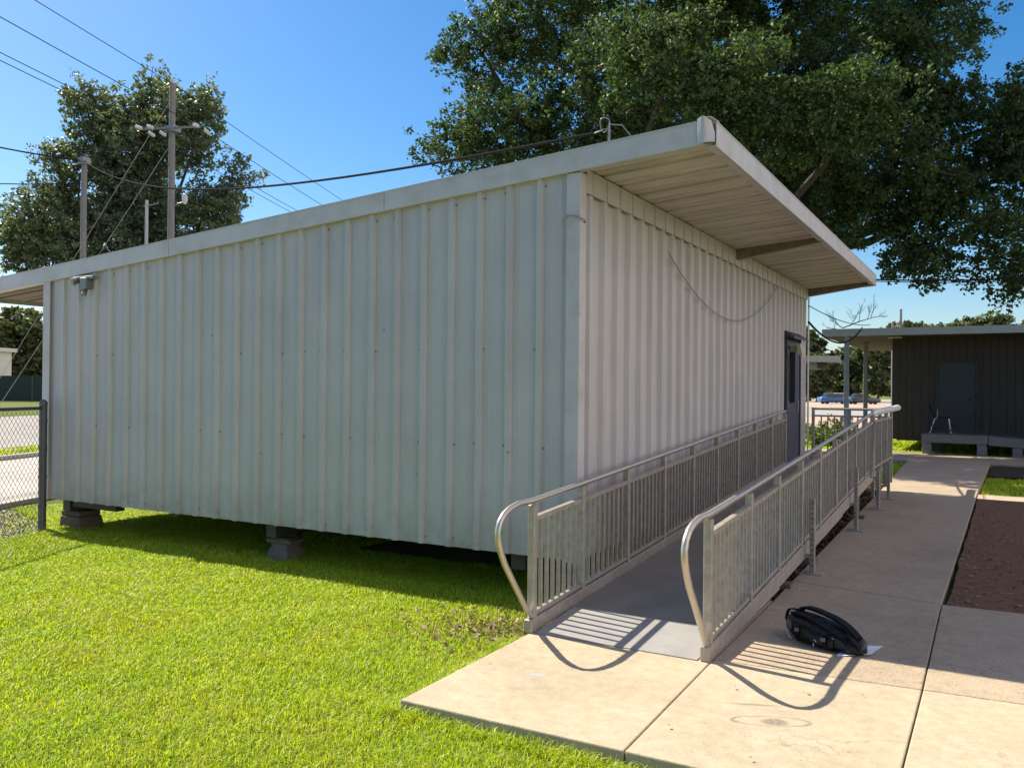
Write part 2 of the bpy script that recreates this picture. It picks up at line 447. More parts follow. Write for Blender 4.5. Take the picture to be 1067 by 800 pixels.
M['lot'] = concrete_mat('sandy_lot', (0.40, 0.305, 0.235), 0.2)
M['joint'] = mat('joint_dirt', (0.09, 0.075, 0.055), 0.95)

# ================================================================== SETTING: ground sheets
GZ = -0.08
# ground: one sheet to the horizon, gently lower than the pad
g = MB(); g.add([(-900, -500, GZ), (900, -500, GZ), (900, 1200, GZ), (-900, 1200, GZ)], [(0, 1, 2, 3)])
tag(g.build('ground', M['ground']), kind='structure')

# concrete pad in front of the ramp: three slabs with open joints
def slabs(name, polys, z0, z1, m):
    b = MB()
    for p in polys: b.prism(p, z0, z1)
    o = b.build(name, m, bevel=0.008)
    return tag(o, kind='structure')
slabs('concrete_pad', [
    [(0.17, -2.615), (1.512, -2.60), (1.478, -0.99), (0.17, -0.97)],
    [(1.520, -2.60), (2.706, -2.59), (2.708, -0.90), (1.486, -0.99)],
    [(2.714, -2.59), (6.5, -2.55), (6.5, -0.62), (2.716, -0.895)]], -0.16, 0.0, M['pad'])
slabs('walkway', [
    [(0.17, -0.966), (1.478, -0.986), (1.455, 0.82), (1.30, 0.90), (0.17, 0.9)],
    [(1.486, -0.986), (2.708, -0.894), (2.690, 1.43), (1.445, 1.66), (1.463, 0.82)],
    [(2.716, -0.889), (6.5, -0.612), (6.5, 1.55), (2.698, 1.43)]], -0.16, 0.001, M['walk'])
slabs('walkway', [
    [(1.445, 1.668), (2.690, 1.438), (2.735, 5.2), (1.375, 5.2)],
    [(1.375, 5.207), (2.735, 5.207), (2.79, 10.4), (1.28, 10.4)],
    [(1.28, 10.407), (2.79, 10.407), (2.93, 17.6), (1.09, 17.6)],
    [(-6, 17.607), (14, 17.607), (14, 20.7), (-6, 20.7)]], -0.16, 0.002, M['walk2'])
j = MB(); j.add([(0.2, -2.5, -0.03), (6.4, -2.5, -0.03), (6.4, 1.4, -0.03), (0.2, 0.8, -0.03)], [(0, 1, 2, 3)])
tag(j.build('path_bed', M['joint']), kind='structure')
# dirt patch and its sandy margin, mulch bed under the ramp edge
d = MB(); rj = random.Random(3)
d.prism([(2.72, 1.44), (7.5, 1.565), (7.5, 9.75)] + [(3.2+4*(6-i)/6, 9.75+rj.uniform(-0.06, 0.06)) for i in range(7)] + [(2.805, 9.75)] + [(2.80-0.08*i/24+rj.uniform(0.0, 0.025), 9.6-8.1*i/24) for i in range(24)], -0.12, -0.012)
tag(d.build('dirt_ground', M['dirt']), kind='structure')
d = MB(); d.prism([(2.80, 9.754), (8.5, 9.70), (8.5, 10.7), (5, 10.55), (2.81, 10.45)], -0.12, -0.018)
tag(d.build('sand_ground', M['sand']), kind='structure')
d = MB(); d.prism([(-0.2, 0.95), (1.435, 0.93), (1.43, 1.69), (1.36, 5.2), (1.26, 10.2), (1.18, 12.4), (0.9, 12.9), (-0.3, 11.5)], -0.12, -0.03)
tag(d.build('mulch_ground', M['mulch']), kind='structure')
d = MB(); d.prism([(2.95, 14.4), (6.5, 14.6), (7, 17.3), (2.99, 17.4)], -0.12, -0.03)
tag(d.build('mulch_ground', M['mulch']), kind='structure')

# drive and road behind the gate (left), lot and street beyond (right)
E_ = Vector((-0.371, 0.928, 0))      # the road's own direction
def strip(name, p, wdir, l0, l1, w, z, m, h=None, kind='structure'):
    """a paved strip: p a point on its near edge, runs along E_, width w away along wdir"""
    a = Vector(p) + E_*l0; b = Vector(p) + E_*l1; s = MB()
    q = [a, a + wdir*w, b + wdir*w, b]
    q = [(v.x, v.y) for v in q]
    area = sum(q[i][0]*q[(i+1) % 4][1] - q[(i+1) % 4][0]*q[i][1] for i in range(4))
    if area < 0: q.reverse()
    s.prism(q, -0.2, z)
    return tag(s.build(name, m, bevel=0.01), kind=kind)
WD = Vector((-0.928, -0.371, 0))
strip('driveway', (-9.6, 0.85, 0), WD, -20, 60, 5.0, 0.0, M['drive'])
strip('kerb', (-14.25, -1.03, 0), WD, -20, 60, 0.18, 0.10, M['drive'])
strip('road', (-19.6, 6.3, 0), WD, -40, 120, 17.0, GZ+0.012, M['asphalt'])
gv = MB(); gv.prism([(-9.4, -3.2), (-7.25, -2.2), (-7.0, -0.25), (-7.6, 0.1), (-9.2, 0.6)], -0.2, GZ+0.008)
tag(gv.build('gravel_ground', M['gravel']), kind='structure')
def sheet(name, pts, z, m):
    s = MB(); q = [(p.x, p.y) for p in pts]
    area = sum(q[i][0]*q[(i+1) % len(q)][1] - q[(i+1) % len(q)][0]*q[i][1] for i in range(len(q)))
    if area < 0: q.reverse()
    s.prism(q, -0.3, z)
    return tag(s.build(name, m), kind='structure')
sheet('parking_lot', [far(2, 34), far(26, 34), far(52, 62), far(4, 62)], GZ+0.008, M['lot'])
sheet('street', [far(-5, 63), far(60, 63), far(80, 92), far(-5, 92)], GZ+0.010, M['asphalt'])
sheet('sand_lot', [far(8, 93), far(70, 93), far(95, 135), far(8, 135)], GZ+0.012, M['lot'])
sheet('parking_lot', [far(0, 136), far(100, 136), far(130, 190), far(0, 190)], GZ+0.014, M['asphalt'])

# ================================================================== PORTABLE BUILDING
WL, LB, ZB, ZT, SL, OF, LE, FT = 7.39, 9.93, 0.312, 3.573, 0.0726, 1.173, 10.13, 0.185
OBK = 1.9
pb = empty('portable_building', (-WL/2, LB/2, 0), 'long pale metal portable classroom with ribbed walls, slanting roof and deep front overhang', 'building')
def zr(x): return ZT + SL*x

def ribbed(length, first, spacing, zbot, ztop, place, thick=0.09, hw=0.036, tw=0.025, rh=0.030):
    """corrugated sheet: t along the wall, depth outward; place(t, d, z) -> world point; ztop(t)"""
    prof = [(0.0, 0.0)]
    t = first
    while t < length - 0.05:
        if t > 0.05:
            for a, dd in ((-hw, 0), (-tw, rh), (tw, rh), (hw, 0)): prof.append((t+a, dd))
            for k in (1, 2):
                c = t + spacing*k/3.0 
                if c < length - 0.05:
                    for a, dd in ((-0.012, 0), (0, 0.0035), (0.012, 0)): prof.append((c+a, dd))
        t += spacing
    prof.append((length, 0.0))
    prof = sorted(set(prof))
    n = len(prof); b = MB()
    vs = []
    rows = 7
    for r in range(rows):
        for tt, dd in prof:
            z1 = ztop(tt); z = zbot + (z1-zbot)*r/(rows-1)
            # slight oil-canning of the thin sheet
            w = 0.007*mnoise.noise(Vector((tt*1.7, z*1.1, first*3)))
            if r in (0,): w *= 0.4
            vs.append(place(tt, dd + w, z))
    fs = [(r*n+i, r*n+i+1, (r+1)*n+i+1, (r+1)*n+i) for r in range(rows-1) for i in range(n-1)]
    b.add(vs, fs)
    # back plane and edges
    k = len(b.v)
    back = [place(0, -thick, zbot), place(length, -thick, zbot), place(length, -thick, ztop(length)), place(0, -thick, ztop(0))]
    b.add(back, [(3, 2, 1, 0)])
    lowr = [place(tt, dd, zbot) for tt, dd in prof]
    b.add(lowr + [back[1], back[0]], [tuple(range(n+1, -1, -1))])
    topr = [place(tt, dd, ztop(tt)) for tt, dd in prof]
    b.add(topr + [back[2], back[3]], [tuple(range(n+2))])
    return b
SP = 0.3048
F0 = (-7.0465 + WL) % SP
side = ribbed(WL, F0, SP, ZB, lambda t: zr(t-WL)+0.05, lambda t, d, z: (t-WL, -d, z))
front = ribbed(LB, 0.22, SP, ZB, lambda t: zr(0)+0.05, lambda t, d, z: (d, t, z), hw=0.062, tw=0.034, rh=0.042)
def screws(b, pts, axis):
    for (x, y, z) in pts:
        r = 0.009
        vs = []
        for k in range(6):
            w = 2*PI*k/6
            if axis == 'y': vs.append((x+r*math.cos(w), y-0.006, z+r*math.sin(w)))
            else: vs.append((x+0.006, y+r*math.cos(w), z+r*math.sin(w)))
        n0 = [(v[0], v[1]+(0.008 if axis == 'y' else 0), v[2]) if axis == 'y' else (v[0]-0.008, v[1], v[2]) for v in vs]
        b.add(vs + n0, [tuple(range(6)) if axis != 'y' else tuple(range(5, -1, -1))] + [(i, (i+1) % 6, 6+(i+1) % 6, 6+i) for i in range(6)], mi=1)
pts = []
t = F0
while t < WL-0.05:
    for z in (ZB+0.07, 1.25, 2.1, zr(t-WL)-0.06):
        if random.random() < 0.8: pts.append((t-WL+0.048*random.choice((-1, 1)), -0.002, z+random.uniform(-0.012, 0.012)))
    t += SP
for x, z in ((-4.35, 2.3), (-3.6, 1.05), (-1.6, 0.95), (-0.62, 1.2), (-2.0, 2.3)): pts.append((x, -0.034, z))
screws(side, pts, 'y')
pts = []
t = 0.22
while t < LB-0.05:
    for z in (ZB+0.07, 1.4, 2.3):
        if random.random() < 0.8: pts.append((0.002, t+0.05, z+random.uniform(-0.01, 0.01)))
    t += SP
screws(front, pts, 'x')

o_side = side.build('side_wall', [M['siding'], M['screw']], pb)
o_front = front.build('front_wall', [M['siding'], M['screw']], pb)
backw = ribbed(LB, 0.2, SP, ZB, lambda t: zr(-WL)+0.05, lambda t, d, z: (-WL-d, LB-t, z)); backw.build('back_wall', M['siding'], pb)
endw = ribbed(WL, 0.2, SP, ZB, lambda t: zr(-t)+0.05, lambda t, d, z: (-t, LB+d, z)); endw.build('end_wall', M['siding'], pb)
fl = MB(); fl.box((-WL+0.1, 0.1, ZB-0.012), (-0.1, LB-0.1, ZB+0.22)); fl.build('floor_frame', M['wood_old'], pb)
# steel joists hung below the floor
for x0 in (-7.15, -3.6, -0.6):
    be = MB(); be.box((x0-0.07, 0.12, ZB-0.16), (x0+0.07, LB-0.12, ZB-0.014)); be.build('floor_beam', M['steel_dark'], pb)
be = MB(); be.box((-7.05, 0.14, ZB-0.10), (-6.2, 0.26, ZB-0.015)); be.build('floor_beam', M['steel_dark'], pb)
# corner trims
ct = MB()
ct.box((-0.075, -0.043, ZB-0.01), (0.050, -0.0375, ZT-0.01)); ct.box((0.044, -0.037, ZB-0.01), (0.050, 0.085, ZT+0.0))
ct.build('corner_trim', M['trim'], pb)
ct = MB(); ct.box((-WL-0.04, -0.043, ZB-0.01), (-WL+0.10, -0.037, zr(-WL)+0.01)); ct.build('corner_trim', M['trim'], pb)
ct = MB(); ct.box((0.044, LB-0.10, ZB-0.01), (0.050, LB+0.04, ZT)); ct.build('corner_trim', M['trim'], pb)
# header band below the soffit on the front wall, with short cover strips
hb = MB(); hb.box((0.044, 0.087, ZT-0.155), (0.052, LB-0.105, ZT+0.045))
y = 0.22
while y < LB-0.2:
    hb.box((0.0522, y-0.012, ZT-0.155), (0.060, y+0.012, ZT+0.04)); y += SP
hb.build('header_trim', M['siding'], pb)
# screws
# roof
rf = MB()
x0, x1 = -WL-OBK, OF-0.03
rf.hexa([(x0, 0.02, zr(x0)+0.138), (x1, 0.02, zr(x1)+0.138), (x1, LE-0.02, zr(x1)+0.138), (x0, LE-0.02, zr(x0)+0.138)],
        [(x0, 0.02, zr(x0)+FT-0.015), (x1, 0.02, zr(x1)+FT-0.015), (x1, LE-0.02, zr(x1)+FT-0.015), (x0, LE-0.02, zr(x0)+FT-0.015)])
o_roof = rf.build('roof', M['rooftop'], pb)
# soffit sheets with shallow ribs running outward from the wall
M['soffit_shade'] = mat('soffit_shaded_brown', (0.17, 0.125, 0.095), 0.7, var=0.25, vscale=3, stretch=(0.5, 9, 1))  # darker brown copy of the soffit, shade under the back overhang painted in
def soffit(xa, xb, name, sm='soffit'):
    b = MB(); prof = []
    y = 0.03
    while y < LE-0.04:
        prof += [(y, 0.0), (y+0.20, 0.0), (y+0.205, 0.018), (y+0.225, 0.018), (y+0.23, 0.0), (y+0.34, 0.0), (y+0.35, 0.075), (y+0.40, 0.075), (y+0.412, 0.0)]
        y += 0.415
    prof = [p for p in prof if p[0] < LE-0.03]
    vs = []
    cols = [xa + (xb-xa)*i/5 for i in range(6)]
    for x in cols:
        for yy, dd in prof: vs.append((x, yy, zr(x)+0.048 + dd*1.05 + 0.004*mnoise.noise(Vector((x*2, yy*2, 0)))))
    n = len(prof)
    b.add(vs, [(c*n+i+1, c*n+i, (c+1)*n+i, (c+1)*n+i+1) for c in range(5) for i in range(n-1)])
    return b.build(name, M[sm], pb)
soffit(0.053, OF-0.03, 'soffit'); soffit(-WL-OBK+0.03, -WL-0.04, 'soffit', 'soffit_shade')
for yb in (4.86, 9.86):
    be = MB(); be.hexa([(0.05, yb-0.05, zr(0.05)-0.075), (OF-0.035, yb-0.05, zr(OF)+0.0), (OF-0.035, yb+0.05, zr(OF)+0.0), (0.05, yb+0.05, zr(0.05)-0.075)],
                       [(0.05, yb-0.05, zr(0.05)+0.06), (OF-0.035, yb-0.05, zr(OF)+0.058), (OF-0.035, yb+0.05, zr(OF)+0.058), (0.05, yb+0.05, zr(0.05)+0.06)])
    be.build('soffit_beam', M['beam'], pb)
    be = MB(); be.hexa([(0.05, yb+0.055, zr(0.05)-0.085), (OF-0.035, yb+0.055, zr(OF)-0.01), (OF-0.035, yb+0.10, zr(OF)-0.01), (0.05, yb+0.10, zr(0.05)-0.085)],
                       [(0.05, yb+0.055, zr(0.05)-0.06), (OF-0.035, yb+0.055, zr(OF)+0.015), (OF-0.035, yb+0.10, zr(OF)+0.015), (0.05, yb+0.10, zr(0.05)-0.06)])
    be.build('soffit_beam', M['trim'], pb)
# fascias: gable side (two lengths with a lapped seam), front, back, far end
def gable_fascia(ya, yb, xa, xb, lift=0.0):
    b = MB()
    b.hexa([(xa, ya, zr(xa)-lift), (xb, ya, zr(xb)-lift), (xb, yb, zr(xb)-lift), (xa, yb, zr(xa)-lift)],
           [(xa, ya, zr(xa)+FT+lift), (xb, ya, zr(xb)+FT+lift), (xb, yb, zr(xb)+FT+lift), (xa, yb, zr(xa)+FT+lift)])
    return b
for xa, xb in ((-WL-OBK, -5.05), (-5.045, -2.0), (-1.995, OF-0.11)):
    gable_fascia(-0.060, -0.046, xa, xb).build('fascia', M['fascia'], pb, bevel=0.004)
lip = gable_fascia(-0.046, 0.02, -WL-OBK, OF-0.12)
for i, v in enumerate(lip.v):
    if i >= 4: lip.v[i] = (v[0], v[1], v[2]-FT+0.012)
lip.build('fascia_lip', M['fascia'], pb)
capb = gable_fascia(-0.064, 0.03, -WL-OBK, OF-0.13)
for i, v in enumerate(capb.v):
    if i < 4: capb.v[i] = (v[0], v[1], v[2]+FT-0.012)
    else: capb.v[i] = (v[0], v[1], v[2]+0.004)
capb.build('roof_edge_cap', M['trim'], pb)
ff = MB()
ff.box((OF-0.012, 0.055, zr(OF)-0.002), (OF, LE, zr(OF)+FT), bev=0.003)
ff.box((OF-0.075, 0.055, zr(OF)-0.002), (OF-0.0125, LE, zr(OF)+0.010))
ff.box((OF-0.09, 0.05, zr(OF)+FT-0.004), (OF+0.004, LE+0.003, zr(OF)+FT+0.008))
ff.build('fascia', M['fascia'], pb)
ff = MB(); ff.box((-WL-OBK, -0.04, zr(-WL-OBK)), (-WL-OBK-0.012, LE, zr(-WL-OBK)+FT)); ff.build('fascia', M['fascia'], pb)
gable_fascia(LE-0.012, LE, -WL-OBK+0.01, OF-0.014).build('fascia', M['fascia'], pb)
# battered corner: bent cap sheet with an open dark gap behind it
cb = MB()
nn = 9; rows = []
for i in range(nn):
    a = i/(nn-1)
    x = OF-0.12 + 0.125*a; yv = -0.062 + (0.0 if a < 0.45 else 0.05*(a-0.45)**1.3*2) - 0.012*math.sin(a*PI)
    rows.append([(x, yv, zr(OF)-0.004+0.02*a), (x+0.004*math.sin(a*6), yv-0.014*math.sin(a*5+1), zr(OF)+0.09), (x-0.03*a, yv+0.012*math.sin(a*7), zr(OF)+FT+0.012+0.018*math.sin(a*4.0))])
vs = [p for r in rows for p in r]
cb.add(vs, [(i*3+k, (i+1)*3+k, (i+1)*3+k+1, i*3+k+1) for i in range(nn-1) for k in range(2)], True)
vs2 = [(p[0]-0.002, p[1]+0.004, p[2]) for p in vs]
cb.add(vs2, [(i*3+k+1, (i+1)*3+k+1, (i+1)*3+k, i*3+k) for i in range(nn-1) for k in range(2)], True)
cb.build('corner_cap', M['fascia'], pb)
cb = MB(); cb.add([(OF-0.10, -0.055, zr(OF)+FT+0.03), (OF-0.02, -0.04, zr(OF)+FT+0.026), (OF+0.01, 0.09, zr(OF)+FT+0.014), (OF-0.09, 0.10, zr(OF)+FT+0.012),
                   (OF-0.10, -0.055, zr(OF)+FT+0.024), (OF-0.02, -0.04, zr(OF)+FT+0.020), (OF+0.01, 0.09, zr(OF)+FT+0.008), (OF-0.09, 0.10, zr(OF)+FT+0.006)],
                  [(0, 1, 2, 3), (7, 6, 5, 4), (0, 4, 5, 1), (1, 5, 6, 2), (2, 6, 7, 3), (3, 7, 4, 0)])
cb.build('bent_flap', M['trim'], pb)
gp = MB(); gp.box((OF-0.10, -0.03, zr(OF)+0.03), (OF-0.03, 0.05, zr(OF)+FT-0.02)); gp.build('corner_block', M['beam'], pb)

# door set: frame, leaf, narrow light, louvre kick panel, lever, closer, lamp over the door
dY0, dY1, dZ0, dZ1 = 7.97, 8.99, 0.50, 2.64
fr = MB()
fr.box((0.036, dY0-0.06, dZ0), (0.085, dY0, dZ1+0.06)); fr.box((0.036, dY1, dZ0), (0.085, dY1+0.06, dZ1+0.06)); fr.box((0.036, dY0, dZ1), (0.085, dY1, dZ1+0.06))
o = fr.build('door_frame', M['doorframe'], pb)
hd = MB(); hd.hexa([(0.04, dY0-0.1, dZ1+0.02), (0.20, dY0-0.1, dZ1-0.03), (0.20, dY1+0.1, dZ1-0.03), (0.04, dY1+0.1, dZ1+0.02)],
                   [(0.04, dY0-0.1, dZ1+0.11), (0.20, dY0-0.1, dZ1+0.01), (0.20, dY1+0.1, dZ1+0.01), (0.04, dY1+0.1, dZ1+0.11)])
hd.build('door_hood', M['doorframe'], pb)
dl = MB(); dl.box((0.038, dY0+0.003, dZ0+0.02), (0.066, dY1-0.003, dZ1-0.003)); o_door = dl.build('door', M['door'], pb)
gl = MB(); gl.box((0.067, dY0+0.16, dZ0+1.05), (0.070, dY0+0.62, dZ1-0.20)); gl.build('door_window', M['glass_dark'], o_door)
gf = MB(); w0, w1, v0, v1 = dY0+0.13, dY0+0.65, dZ0+1.02, dZ1-0.17
for a, b_ in (((w0, v0), (w1, v0+0.03)), ((w0, v1-0.03), (w1, v1)), ((w0, v0+0.03), (w0+0.03, v1-0.03)), ((w1-0.03, v0+0.03), (w1, v1-0.03))):
    gf.box((0.067, a[0], a[1]), (0.076, b_[0], b_[1]))
gf.build('window_frame', M['doorframe'], o_door)
ph = MB(); ph.box((0.067, dY1-0.20, dZ0+0.86), (0.078, dY1-0.08, dZ0+1.10)); ph.tube([(0.078, dY1-0.14, dZ0+1.0), (0.125, dY1-0.14, dZ0+1.0), (0.125, dY1-0.27, dZ0+1.0)], 0.011, 8)
ph.build('door_handle', M['galv'], o_door)
for z in (dZ0+0.25, dZ0+1.05, dZ1-0.25):
    hg = MB(); hg.tube([(0.088, dY0+0.0, z-0.05), (0.088, dY0+0.0, z+0.05)], 0.012, 8); hg.build('hinge', M['galv'], o_door)
th = MB(); th.box((0.036, dY0-0.06, dZ0-0.06), (0.13, dY1+0.06, dZ0+0.015)); th.build('door_sill', M['alu'], pb)
lm = MB(); lm.hexa([(0.21, 8.03, 2.36), (0.30, 8.03, 2.33), (0.30, 8.33, 2.33), (0.21, 8.33, 2.36)], [(0.21, 8.03, 2.53), (0.26, 8.03, 2.53), (0.26, 8.33, 2.53), (0.21, 8.33, 2.53)])
lm.box((0.087, 8.10, 2.40), (0.209, 8.26, 2.50))
lm.build('wall_lamp', M['lampbody'], pb)
# junction box and twin lamp near the far end of the side wall
fb = MB(); fb.box((-6.74, -0.10, 3.02), (-6.36, -0.035, 3.06), bev=0.004); fb.box((-6.56, -0.13, 2.90), (-6.44, -0.034, 3.04), bev=0.008)
fb.tube([(-6.66, -0.07, 3.02), (-6.68, -0.15, 2.99)], [0.03, 0.05], 10); fb.tube([(-6.50, -0.08, 2.9), (-6.50, -0.12, 2.83)], [0.02, 0.035], 10)
fb.build('flood_lamp', M['galv'], pb)
# drooping slack wire on the front wall and the tie wire round the corner
def droop(a, b, sag, n=24):
    a, b = Vector(a), Vector(b)
    return [a + (b-a)*(i/n) - Vector((0, 0, 4*sag*(i/n)*(1-i/n))) for i in range(n+1)]
wb = MB(); wb.tube(droop((0.07, 2.1, 3.20), (0.07, 7.2, 3.38), 0.62), 0.006, 6); wb.build('slack_wire', M['guy'], pb)
wb = MB(); wb.tube([(-0.10, -0.05, 3.18), (-0.05, -0.075, 3.205), (0.0, -0.075, 3.20), (0.055, -0.07, 3.185), (0.075, 0.0, 3.17), (0.052, 0.06, 3.16)], 0.006, 6)
wb.tube([(-0.10, -0.05, 3.18), (-0.102, -0.048, 2.7)], 0.005, 6); wb.build('tie_wire', M['guy'], pb)
# weatherhead: conduit stub with a looped drip lead
wh = MB()
xw, yw = 0.21, 0.18; zt = zr(xw)+FT
wh.tube([(xw, yw, zt-0.02), (xw, yw, zt+0.22)], 0.011, 8); wh.lathe((xw, yw, zt-0.005), [(0.05, 0), (0.045, 0.012), (0.02, 0.03)], 12)
wh.build('service_mast', M['galv'], pb)
lp = MB(); L = []
for i in range(15):
    a = i/14*2*PI*0.85 + 0.3
    L.append((xw-0.05+0.042*math.cos(a)+0.01, yw+0.02*math.sin(2*a), zt+0.23+0.062*math.sin(a)))
L = [(xw, yw, zt+0.20)] + L + [(xw-0.14, yw, zt+0.17)]
lp.tube(L, 0.0055, 6)
lp.tube([(xw, yw, zt+0.23), (xw+0.10, yw+0.05, zt+0.22), (xw+0.19, yw+0.06, zt+0.10), (xw+0.24, yw+0.06, zt-0.01)], 0.0055, 6)
lp.build('drip_loop', M['galv'], pb)

# ------------------------------------------------------------------ piers
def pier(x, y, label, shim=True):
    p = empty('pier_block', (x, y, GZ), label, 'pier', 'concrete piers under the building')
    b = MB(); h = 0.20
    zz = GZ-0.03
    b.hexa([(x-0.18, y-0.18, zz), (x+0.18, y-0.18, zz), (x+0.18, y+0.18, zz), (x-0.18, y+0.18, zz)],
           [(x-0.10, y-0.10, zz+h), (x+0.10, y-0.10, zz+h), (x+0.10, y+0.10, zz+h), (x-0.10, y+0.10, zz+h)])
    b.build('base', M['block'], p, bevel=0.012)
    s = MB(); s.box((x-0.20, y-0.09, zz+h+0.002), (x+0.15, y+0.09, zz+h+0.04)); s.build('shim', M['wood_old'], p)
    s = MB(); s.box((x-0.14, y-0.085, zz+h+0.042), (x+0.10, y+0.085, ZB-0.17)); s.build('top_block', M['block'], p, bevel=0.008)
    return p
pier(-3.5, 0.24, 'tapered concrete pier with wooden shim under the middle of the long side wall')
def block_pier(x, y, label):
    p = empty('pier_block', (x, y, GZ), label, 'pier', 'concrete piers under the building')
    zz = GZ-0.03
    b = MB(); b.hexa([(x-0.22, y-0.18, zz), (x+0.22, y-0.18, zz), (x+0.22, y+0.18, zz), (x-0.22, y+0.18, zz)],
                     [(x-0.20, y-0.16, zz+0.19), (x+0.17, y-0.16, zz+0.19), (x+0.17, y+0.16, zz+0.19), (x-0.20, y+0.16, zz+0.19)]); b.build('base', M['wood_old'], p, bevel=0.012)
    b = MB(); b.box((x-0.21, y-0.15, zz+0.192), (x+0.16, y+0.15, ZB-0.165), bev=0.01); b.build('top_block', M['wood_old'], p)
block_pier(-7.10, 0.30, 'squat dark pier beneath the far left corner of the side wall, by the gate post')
for (x, y) in ((-3.6, 5.0), (-7.1, 5.2), (-0.6, 3.2)):
    pass

# ================================================================== RAMP
rp = empty('wheelchair_ramp', (0.8, 4.0, 0), 'aluminium access ramp with slatted railings climbing beside the front wall to the door', 'ramp')
XL, XR = 0.16, 1.45
RY0, RY1 = -1.05, 7.45
def dz(y):                     # deck height
    return max(0.012, min(0.50, 0.012 + (y - RY0) * (0.488/(RY1-RY0))))
dk = MB()
dk.hexa([(XL+0.03, -0.42, dz(-0.42)-0.05), (XR-0.03, -0.42, dz(-0.42)-0.05), (XR-0.03, RY1, dz(RY1)-0.06), (XL+0.03, RY1, dz(RY1)-0.06)],
        [(XL+0.03, -0.42, dz(-0.42)), (XR-0.03, -0.42, dz(-0.42)), (XR-0.03, RY1, dz(RY1)), (XL+0.03, RY1, dz(RY1))])
dk.build('deck', M['deck'], rp)
ep = MB()
ep.hexa([(XL+0.05, RY0-0.02, 0.002), (XR-0.05, RY0-0.02, 0.002), (XR-0.05, -0.427, 0.003), (XL+0.05, -0.427, 0.003)],
        [(XL+0.05, RY0-0.02, 0.007), (XR-0.05, RY0-0.02, 0.007), (XR-0.05, -0.427, dz(-0.427)+0.002), (XL+0.05, -0.427, dz(-0.427)+0.002)])
ep.build('entry_plate', M['entry'], rp)
ld = MB(); ld.box((0.05, RY1+0.006, 0.42), (XR-0.03, 9.98, 0.50)); ld.build('landing', M['deck'], rp)

def rail_side(x, sgn, posts, label=None):
    """sgn +1: curb sits on the +X side"""
    H = 0.93
    # curb channel along the deck edge
    c = MB()
    ya, yb = RY0-0.02, RY1
    segs = [(ya, 1.0), (1.004, 4.4), (4.404, yb)]
    for a, b_ in segs:
        za, zb_ = dz(a), dz(b_)
        c.hexa([(x-0.028, a, max(0.004, za-0.05)), (x+0.028, a, max(0.004, za-0.05)), (x+0.028, b_, max(0.01, zb_-0.07)), (x-0.028, b_, max(0.01, zb_-0.07))],
               [(x-0.028, a, za+0.085), (x+0.028, a, za+0.085), (x+0.028, b_, zb_+0.085), (x-0.028, b_, zb_+0.085)])
    c.build('curb_channel', M['alu'], rp, bevel=0.004)
    for y in posts:
        p = MB(); z0 = dz(y)
        p.box((x-0.027+sgn*0.0, y-0.027, z0+0.086), (x+0.027, y+0.027, z0+H-0.028), bev=0.004)
        p.build('post', M['alu'], rp)
    for a, b_ in zip(posts[:-1], posts[1:]):
        p = MB()
        ya, yb = a+0.029, b_-0.029
        def zz(y, h): return dz(y)+h
        for h, w, t in ((0.80, 0.04, 0.034), (0.115, 0.034, 0.03)):
            p.hexa([(x-w/2, ya, zz(ya, h)-t/2), (x+w/2, ya, zz(ya, h)-t/2), (x+w/2, yb, zz(yb, h)-t/2), (x-w/2, yb, zz(yb, h)-t/2)],
                   [(x-w/2, ya, zz(ya, h)+t/2), (x+w/2, ya, zz(ya, h)+t/2), (x+w/2, yb, zz(yb, h)+t/2), (x-w/2, yb, zz(yb, h)+t/2)])
        n = max(2, round((yb-ya)/0.1))
        for i in range(1, n):
            y = ya + (yb-ya)*i/n
            p.box((x-0.0125, y-0.0125, zz(y, 0.128)), (x+0.0125, y+0.0125, zz(y, 0.785)))
        p.build('baluster_panel', M['alu'], rp)
    # handrail pipe with its bent return at the foot
    y0 = posts[0]
    P = [(x, RY0+0.01, 0.10), (x, y0-0.10, 0.19), (x, y0-0.40, 0.55)]
    cen = []
    # rounded nose
    P2 = [(x, y0-0.455, 0.64), (x, y0-0.49, 0.72), (x, y0-0.50, 0.79), (x, y0-0.475, 0.85), (x, y0-0.42, 0.895), (x, y0-0.34, 0.925), (x, y0-0.22, 0.945), (x, y0, dz(y0)+H)]
    P = P + P2
    yend = RY1-0.02
    for i in range(1, 13):
        y = y0 + (yend-y0)*i/12
        P.append((x, y, dz(y)+H))
    h = MB(); h.tube(P, 0.0225, 12); h.build('handrail', M['pipe'], rp)
PL = [-1.03, -0.19, 0.78, 1.76, 2.70, 3.63, 4.56, 5.5, 6.45, 7.40]
PR = [-1.0, 0.05, 1.0, 1.99, 2.95, 3.98, 4.75, 5.55, 6.47, 7.36]
rail_side(XL, 1, PL)
rail_side(XR, -1, PR)
# sockets at the foot of the end posts
for x, y in ((XL, -1.06), (XR, -1.03)):
    b = MB(); b.box((x-0.034, y-0.035, 0.003), (x+0.034, y+0.06, 0.095), bev=0.005); b.build('post_socket', M['alu'], rp)
